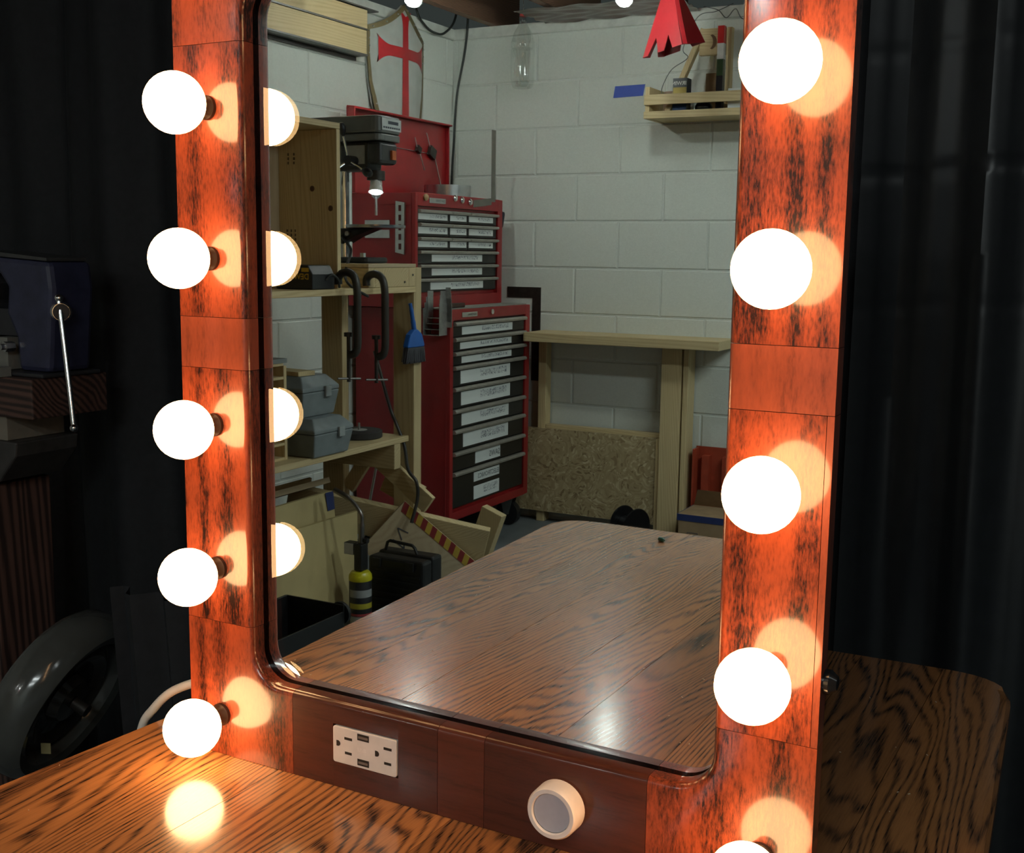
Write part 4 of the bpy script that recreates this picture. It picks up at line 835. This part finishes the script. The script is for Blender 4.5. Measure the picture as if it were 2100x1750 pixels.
t = R_('cubby_unit', 'small pine cubby with thin shelves beside the grey toolboxes', 'cubby', (0.55, 2.05, -0.1545))
t.part('side_board', MB().box(0.45, 0.612, 1.998, 2.010, -0.1545, 0.13), pine(2)); t.part('side_board', MB().box(0.45, 0.612, 2.20, 2.212, -0.1545, 0.13), pine(2))
for z in (-0.1545, -0.11, -0.06, 0.04, 0.09, 0.1305): t.part('shelf_board', MB().box(0.45, 0.6115, 2.0105, 2.1995, z, z+0.008), pine(1))
t.part('cover_board', MB().box(0.44, 0.614, 1.996, 2.214, 0.139, 0.152), pm('board_grey', (0.22, 0.24, 0.23), 0.6))

# ---------------------------------------------------------------- scrap wood and tools on the floor
def plank(name, lab, a, b, wd, wid, th, mat, cat='board', bev=0.002): return single(name, lab, cat, MB().beam(a, b, wd, wid, th), mat, room=True, bev=bev)
plank('scrap_board', 'long wide scrap board slanting down towards the roller cabinet', (0.290, 1.598, -0.387), (0.905, 1.278, -0.540), (0.12, 0.20, 1), 0.125, 0.032, pine(0))
plank('scrap_block', 'short square pine block standing at the right end of the scrap pile', (0.830, 1.085, -0.462), (0.735, 1.085, -0.720), (1, 0, 0.35), 0.089, 0.038, pine(2))
plank('scrap_plank', 'narrow pine plank leaning down right across the bench post', (0.528, 1.452, -0.205), (0.772, 1.442, -0.382), (0.6, 0, 1), 0.066, 0.019, pine(0))
plank('scrap_plank', 'short pine plank leaning down left under the bench shelf', (0.520, 1.425, -0.222), (0.425, 1.425, -0.360), (1, 0, -0.4), 0.050, 0.019, pine(2))
plank('scrap_plank', 'broad stubby pine offcut behind the dark rod in the scrap pile', (0.515, 1.325, -0.335), (0.650, 1.305, -0.397), (0.5, 0, 1), 0.090, 0.03, pine(0))
single('steel_rod', 'thin bright steel rod standing in the scrap pile below the bench', 'rod', MB().cyl((0.466, 1.30, -0.265), (0.360, 1.30, FLOOR), 0.005, n=8), STEEL(), room=True, smooth=True)
single('bent_cable', 'dark bent cable looping past the bench post into the scrap pile', 'cable', MB().tube(smoothpts([(0.473, 1.33, 0.12), (0.594, 1.42, -0.052), (0.624, 1.42, -0.117), (0.66, 1.425, -0.19), (0.701, 1.465, -0.262), (0.736, 1.468, -0.301), (0.738, 1.465, -0.36), (0.73, 1.49, -0.44)]), 0.006), pm('cable_dark', (0.03, 0.028, 0.026), 0.4), room=True, smooth=True)
# hazard striped board
t = R_('hazard_board', 'plywood panel edged with red and yellow hazard stripes leaning in the scrap pile', 'panel', (0.62, 1.15, FLOOR))
A, B, C_ = V3((0.697, 1.48, -0.370)), V3((0.905, 1.300, -0.620)), V3((0.605, 1.545, -0.505))
e1 = (B-A); e2 = (C_-A); nn = e1.cross(e2).normalized(); nn = nn if nn.y > 0 else -nn
L1 = e1.length; d1 = e1.normalized(); d2 = (e2-d1*e2.dot(d1)).normalized(); L2 = 0.22
t.part('panel', MB().obox(A+d1*L1/2+d2*L2/2-nn*0.0065, d1*L1/2, d2*L2/2, nn*0.006), ply(0))
ye, rd = pm('stripe_yellow', (0.52, 0.35, 0.05), 0.5), pm('stripe_red', (0.24, 0.025, 0.025), 0.5)
ns = 17; sh = 0.026
for k in range(ns):
    a0, a1 = k*L1/ns, (k+1)*L1/ns
    q = [A+d1*(a0)+nn*0.0, A+d1*(a1), A+d1*min(L1, a1+sh*0.55)+d2*0.034, A+d1*min(L1, a0+sh*0.55)+d2*0.034]
    t.part('stripe', MB().prism([(p.x, p.y) for p in q], lambda a, b, kk: (0, 0, 0), 0, 1) if False else MB().add([p+nn*0.0002 for p in q]+[p+nn*0.0012 for p in q], [(0,3,2,1),(4,5,6,7),(0,1,5,4),(1,2,6,5),(2,3,7,6),(3,0,4,7)]), rd if k % 2 == 0 else ye)
m = MB()
def stroke(pts):
    for p, q in zip(pts, pts[1:]):
        P = A+d1*p[0]+d2*p[1]+nn*0.0006; Q = A+d1*q[0]+d2*q[1]+nn*0.0006; m.beam(P, Q, nn.cross(Q-P), 0.0035, 0.0008)
stroke([(0.085, 0.075), (0.045, 0.085), (0.085, 0.108)]); stroke([(0.06, 0.125), (0.11, 0.125)]); stroke([(0.10, 0.112), (0.125, 0.14)])
stroke([(0.10, 0.165), (0.135, 0.150), (0.145, 0.170), (0.12, 0.185), (0.10, 0.165)]); stroke([(0.115, 0.205), (0.165, 0.19)])
t.part('marker_lettering', m, ink)
# plywood sheets leaning on the bench
t2 = pm('ply_yellow', (0.50, 0.40, 0.19), 0.6, var=0.12, scale=6)
single('plywood_sheet', 'nearer yellowish plywood sheet leaning against the left workbench', 'plywood', MB().add([(0.585, 1.635, FLOOR), (0.610, 1.635, FLOOR), (0.610, 2.6, FLOOR), (0.585, 2.6, FLOOR), (0.545, 1.560, -0.405), (0.557, 1.560, -0.405), (0.557, 2.6, -0.395), (0.545, 2.6, -0.395)], [(0,3,2,1),(4,5,6,7),(0,1,5,4),(1,2,6,5),(2,3,7,6),(3,0,4,7)]), t2, room=True)
single('plywood_sheet', 'taller yellowish plywood sheet behind, with a blue tape patch', 'plywood', MB().add([(0.560, 1.66, FLOOR), (0.580, 1.66, FLOOR), (0.580, 2.6, FLOOR), (0.560, 2.6, FLOOR), (0.500, 1.640, -0.325), (0.512, 1.640, -0.325), (0.512, 2.6, -0.330), (0.500, 2.6, -0.330)], [(0,3,2,1),(4,5,6,7),(0,1,5,4),(1,2,6,5),(2,3,7,6),(3,0,4,7)]), t2, room=True)
single('painter_tape', 'small blue tape patch on the corner of the plywood sheet', 'tape', MB().add([(0.5165, 1.642, -0.325), (0.5165, 1.685, -0.325), (0.524, 1.682, -0.385), (0.524, 1.644, -0.385), (0.5175, 1.642, -0.325), (0.5175, 1.685, -0.325), (0.525, 1.682, -0.385), (0.525, 1.644, -0.385)], [(0,3,2,1),(4,5,6,7),(0,1,5,4),(1,2,6,5),(2,3,7,6),(3,0,4,7)]), pm('tape_navy', (0.02, 0.035, 0.13), 0.5), room=True)
single('brown_plywood', 'dusty brown plywood piece lying slanted below the toolboxes', 'plywood', MB().obox((0.335, 1.83, -0.345), (0.13, 0.0, 0.045), (0, 0.24, 0.0), (-0.003, 0, 0.009)), ply(1), room=True)
for k, (a, b) in enumerate((((0.395, 1.82, -0.307), (0.43, 1.65, -0.295)), ((0.375, 1.95, -0.314), (0.40, 1.82, -0.306)))):
    single('wood_strip', ('longer' if k == 0 else 'shorter')+' pale wood strip lying on the dusty brown plywood', 'strip', MB().beam(a, b, (0.3, 0, 1), 0.018, 0.01), pine(1), room=True)
# torch
TU, TV = 0.682, 1.722
t = R_('blow_torch', 'gas blow torch on a yellow topped fuel cylinder standing on the floor', 'torch', (TU, TV, FLOOR))
cyb = t.part('fuel_cylinder', MB().lathe([(0.034, 0.0), (0.037, 0.006), (0.037, 0.150), (0.0365, 0.152)], (TU, TV, FLOOR), (0,0,1), 32), pm('cylinder_dark', (0.03, 0.03, 0.032), 0.35), smooth=True)
for z0, z1, c, nm in ((0.008, 0.036, (0.42, 0.42, 0.40), 'label_white'), (0.038, 0.046, (0.42, 0.06, 0.07), 'label_red'), (0.062, 0.080, (0.48, 0.42, 0.04), 'label_yellow'), (0.100, 0.125, (0.34, 0.35, 0.35), 'label_grey')):
    arcn = 14; vs = []; fs = []
    for k in range(arcn+1):
        a_ = math.radians(-20+140*k/arcn); vs += [(TU+0.0375*math.cos(a_), TV+0.0375*math.sin(a_), FLOOR+z0), (TU+0.0375*math.cos(a_), TV+0.0375*math.sin(a_), FLOOR+z1)]
    for k in range(arcn): fs.append((2*k, 2*k+2, 2*k+3, 2*k+1))
    t.part(nm, MB().add(vs, fs), pm('torch_'+nm, c, 0.4), cyb)
t.part('cylinder_top', MB().lathe([(0.0375, 0.1525), (0.0385, 0.158), (0.0370, 0.170), (0.030, 0.180), (0.014, 0.184)], (TU, TV, FLOOR), (0,0,1), 32), pm('torch_yellow', (0.62, 0.56, 0.02), 0.3), smooth=True)
t.part('regulator', MB().box(TU-0.012, TU+0.018, TV-0.02, TV+0.02, FLOOR+0.1845, FLOOR+0.275), BLACKP(), bev=0.004)
t.part('trigger', MB().box(TU-0.052, TU-0.0125, TV-0.015, TV+0.018, FLOOR+0.236, FLOOR+0.275), BLACKP(), bev=0.002)
t.part('warning_label', MB().box(TU-0.050, TU-0.014, TV+0.0184, TV+0.0192, FLOOR+0.238, FLOOR+0.274), pm('warn_label', (0.52, 0.54, 0.54), 0.5))
t.part('gas_knob', MB().cyl((TU+0.0185, TV, FLOOR+0.285), (TU+0.030, TV, FLOOR+0.285), 0.009, n=14), BLACKP(), smooth=True)
t.part('burner_tube', MB().tube(smoothpts([(TU+0.004, TV, FLOOR+0.2755), (TU+0.006, TV, FLOOR+0.33), (TU+0.006, TV, FLOOR+0.365), (TU-0.012, TV, FLOOR+0.392), (TU-0.045, TV, FLOOR+0.418), (TU-0.100, TV, FLOOR+0.440)]), [0.010]*10+[0.007]*22+[0.0095]*9, 12), pm('burner_steel', (0.22, 0.20, 0.19), 0.3, 0.9), smooth=True)
# black case
t = R_('tool_case', 'black ribbed plastic tool case with folding handle on the floor', 'case', (0.75, 1.56, FLOOR))
cz = -0.527
t.part('case_shell', MB().box(0.642, 0.860, 1.563, 1.622, FLOOR, cz-0.006), BLACKP(), bev=0.010)
t.part('case_shell', MB().box(0.642, 0.860, 1.500, 1.562, FLOOR, cz), BLACKP(), bev=0.010)
for k in range(7): t.part('rib', MB().box(0.654, 0.848, 1.6222, 1.626, FLOOR+0.012+k*0.023, FLOOR+0.020+k*0.023), BLACKP(), bev=0.001)
hnd = [(0.672, 1.56, cz+0.002), (0.680, 1.56, cz+0.030), (0.690, 1.56, cz+0.036), (0.778, 1.56, cz+0.030), (0.788, 1.56, cz+0.022), (0.798, 1.56, cz+0.002)]
t.part('handle', MB().tube(hnd, 0.0055, 8), BLACKP(), smooth=True)
for u in (0.68, 0.81): t.part('latch', MB().box(u-0.016, u+0.016, 1.6225, 1.630, cz-0.040, cz-0.010), BLACKP(), bev=0.002)
# black open bin
t = R_('black_bin', 'black plastic tray bin standing on the floor at the left', 'bin', (0.74, 2.18, FLOOR))
b0, b1, v0, v1, zt = 0.62, 0.835, 2.02, 2.42, -0.57
t.part('bin_wall', MB().box(b0, b1, v0, v0+0.006, FLOOR, zt).box(b0, b1, v1-0.006, v1, FLOOR, zt).box(b0, b0+0.006, v0+0.006, v1-0.006, FLOOR, zt).box(b1-0.006, b1, v0+0.006, v1-0.006, FLOOR, zt-0.02), BLACKP(), bev=0.002)
t.part('bin_floor', MB().box(b0+0.006, b1-0.006, v0+0.006, v1-0.006, FLOOR, FLOOR+0.006), BLACKP())
t.part('bin_lug', MB().cyl((b1-0.02, v0-0.012, zt-0.03), (b1-0.02, v0-0.0005, zt-0.03), 0.035, n=20), BLACKP(), smooth=True)
t.part('bin_clip', MB().box(b0+0.03, b0+0.10, v1-0.02, v1+0.004, zt+0.0002, zt+0.02).box(b0+0.11, b0+0.15, v1-0.02, v1+0.004, zt+0.0002, zt+0.028), BLACKP())

# ================================================================== LEFT OF THE MIRROR (seen directly)
VY = 0.75
t = Thing('bench_vice', 'blue bench vice with chrome handle bolted on a dark wooden post', 'vice', (-1.60, VY, 0.2265))
vb = pm('vice_blue', (0.032, 0.035, 0.075), 0.4, coat=0.3, var=0.3); vdark = pm('vice_dark', (0.05, 0.05, 0.055), 0.45, 0.3)
t.part('moving_jaw', MB().prism([(-1.640, 0.455), (-1.468, 0.446), (-1.462, 0.395), (-1.470, 0.320), (-1.480, 0.235), (-1.565, 0.235), (-1.570, 0.30), (-1.595, 0.345), (-1.588, 0.395), (-1.610, 0.420), (-1.640, 0.425)], lambda a, b, k: (a, k, b), VY-0.05, VY+0.05), vb, bev=0.010)
t.part('jaw_plate', MB().box(-1.662, -1.642, VY-0.065, VY+0.065, 0.425, 0.464), STEEL(), bev=0.003)
t.part('top_plate', MB().prism([(-1.640, 0.4555), (-1.470, 0.4465), (-1.470, 0.452), (-1.640, 0.464)], lambda a, b, k: (a, k, b), VY-0.053, VY+0.04), pm('vice_grey', (0.10, 0.10, 0.10), 0.35, 0.5))
t.part('fixed_jaw', MB().prism([(-1.84, 0.2267), (-1.66, 0.2267), (-1.655, 0.30), (-1.69, 0.36), (-1.664, 0.40), (-1.664, 0.464), (-1.80, 0.464), (-1.84, 0.40)], lambda a, b, k: (a, k, b), VY-0.05, VY+0.05), vdark, bev=0.008)
t.part('slide_bar', MB().box(-1.67, -1.59, VY-0.028, VY+0.028, 0.30, 0.352), vdark)
t.part('base_plate', MB().box(-1.80, -1.475, VY-0.07, VY+0.07, 0.2267, 0.2348), vdark, bev=0.003)
t.part('rack', MB().box(-1.625, -1.592, VY-0.052, VY-0.02, 0.236, 0.298), pm('rack_steel', (0.30, 0.29, 0.26), 0.5, 0.4))
for x in (-1.672, -1.578): t.part('base_bolt', MB().cyl((x, VY-0.0705, 0.282), (x, VY-0.051, 0.282), 0.010, n=6).cyl((x, VY-0.080, 0.282), (x, VY-0.0705, 0.282), 0.006, n=10), STEEL())
for x0, x1, z in ((-1.670, -1.625, 0.240), (-1.605, -1.560, 0.238)): t.part('chip', MB().box(x0, x1, VY-0.10, VY-0.0715, 0.2268, 0.245), pm('chip_grey', (0.22, 0.22, 0.20), 0.5))
hd = t.part('screw_head', MB().lathe([(0.013, 0), (0.016, 0.008), (0.0195, 0.010), (0.0195, 0.040), (0.016, 0.045)], (-1.485, VY-0.015, 0.352), (0.8, -0.6, 0), 20), CHROME(), smooth=True)
hx, hy = -1.452, VY-0.040
t.part('screw_cap', MB().lathe([(0.0155, 0.0452), (0.0150, 0.0470), (0.0003, 0.0475)], (-1.485, VY-0.015, 0.352), (0.8, -0.6, 0), 20), BLACKP(), hd, smooth=True)
t.part('handle_bar', MB().cyl((hx-0.004, hy, 0.375), (hx+0.045, hy-0.02, 0.142), 0.0052, n=14), CHROME(), hd, smooth=True)
for p in ((hx-0.0045, hy, 0.378), (hx+0.0455, hy-0.02, 0.138)): t.part('handle_ball', MB().sphere(p, 0.0082, 14, 10), CHROME(), hd, smooth=True)
dw = wood('dark_beam', (0.125, 0.062, 0.046), (0.03, 0.016, 0.013), 2, ring=40, fine=120, rough=0.6, wb=0.5)
dwx = wood('dark_beam_x', (0.125, 0.062, 0.046), (0.03, 0.016, 0.013), 0, ring=40, fine=120, rough=0.6, wb=0.5)
t = Thing('vice_stand', 'dark stained timber stand with post and bracket carrying the vice', 'stand', (-1.75, VY, FLOOR))
t.part('top_beam', MB().box(-1.98, -1.482, VY-0.09, VY+0.09, 0.150, 0.2262), dwx, bev=0.003)
t.part('spacer_block', MB().box(-1.672, -1.576, VY-0.075, VY+0.06, 0.1005, 0.1495), pm('block_pale', (0.22, 0.19, 0.15), 0.7), bev=0.001)
t.part('blue_mark', MB().box(-1.655, -1.634, VY-0.0762, VY-0.0752, 0.1005, 0.1495), pm('blue_chalk', (0.05, 0.12, 0.24), 0.7))
t.part('bracket_head', MB().prism([(-1.80, 0.10), (-1.546, 0.10), (-1.550, 0.072), (-1.600, 0.018), (-1.66, 0.008), (-1.80, 0.005)], lambda a, b, k: (a, k, b), VY-0.08, VY+0.07), pm('bracket_wood', (0.05, 0.045, 0.042), 0.5, var=0.3), bev=0.004)
t.part('post', MB().box(-1.80, -1.637, VY-0.07, VY+0.07, FLOOR, 0.0045), dw, bev=0.004)
for x, z in ((-1.687, -0.227), (-1.664, -0.243), (-1.698, -0.268)): t.part('bolt_head', MB().lathe([(0.011, 0), (0.0105, 0.004), (0.006, 0.0075), (0.0003, 0.0085)], (x, VY-0.0703, z), (0,-1,0), 14), pm('bolt_zinc', (0.34, 0.35, 0.35), 0.4, 0.3), smooth=True)
# grey steel wheel leaning in the dark
t = Thing('grey_wheel', 'large glossy grey wheel leaning against the curtain beside the table', 'wheel', (-1.30, 0.62, FLOOR))
wc = V3((-1.365, 0.60, -0.345)); wa = V3((0.84, 0.20, -0.42)).normalized()
wg = pm('wheel_grey', (0.075, 0.078, 0.072), 0.16, coat=0.6, var=0.15, scale=6)
t.part('wheel_rim', MB().lathe([(0.118, -0.040), (0.145, -0.048), (0.162, -0.032), (0.167, 0.0), (0.161, 0.026), (0.145, 0.040), (0.126, 0.034), (0.113, 0.012), (0.118, -0.040)], wc, wa, 56, cap=False), wg, smooth=True)
t.part('wheel_disc', MB().lathe([(0.1125, 0.010), (0.095, 0.022), (0.075, 0.010), (0.050, 0.010), (0.040, 0.026), (0.0005, 0.030)], wc, wa, 48), pm('wheel_inner', (0.03, 0.031, 0.03), 0.2, coat=0.5), smooth=True)
t.part('wheel_axle', MB().cyl(wc+wa*0.0305, wc+wa*0.06, 0.012, n=16), DARKSTEEL(), smooth=True)
t.part('wheel_stand', MB().box(-1.42, -1.32, 0.57, 0.63, FLOOR, -0.506), BLACKP(), bev=0.004)
single('yellow_tag', 'tiny yellow paper tag hanging in front of the grey wheel', 'tag', MB().obox((-1.345, 0.545, -0.425), (0.008, 0.004, 0), (0, 0, 0.010), (0.0003, -0.0006, 0)), pm('tag_yellow', (0.30, 0.26, 0.12), 0.7))
single('curtain', 'narrow fold of black cloth draped in front of the grey wheel', 'curtain',
       MB().grid(lambda a, b: (-1.115+a*0.36+0.05*(1-b), 0.50+0.02*math.sin(30*a)+0.03*a, FLOOR+0.002+b*0.66), 30, 16), cloth, (-1.0, 0.5, FLOOR+0.002), smooth=True)
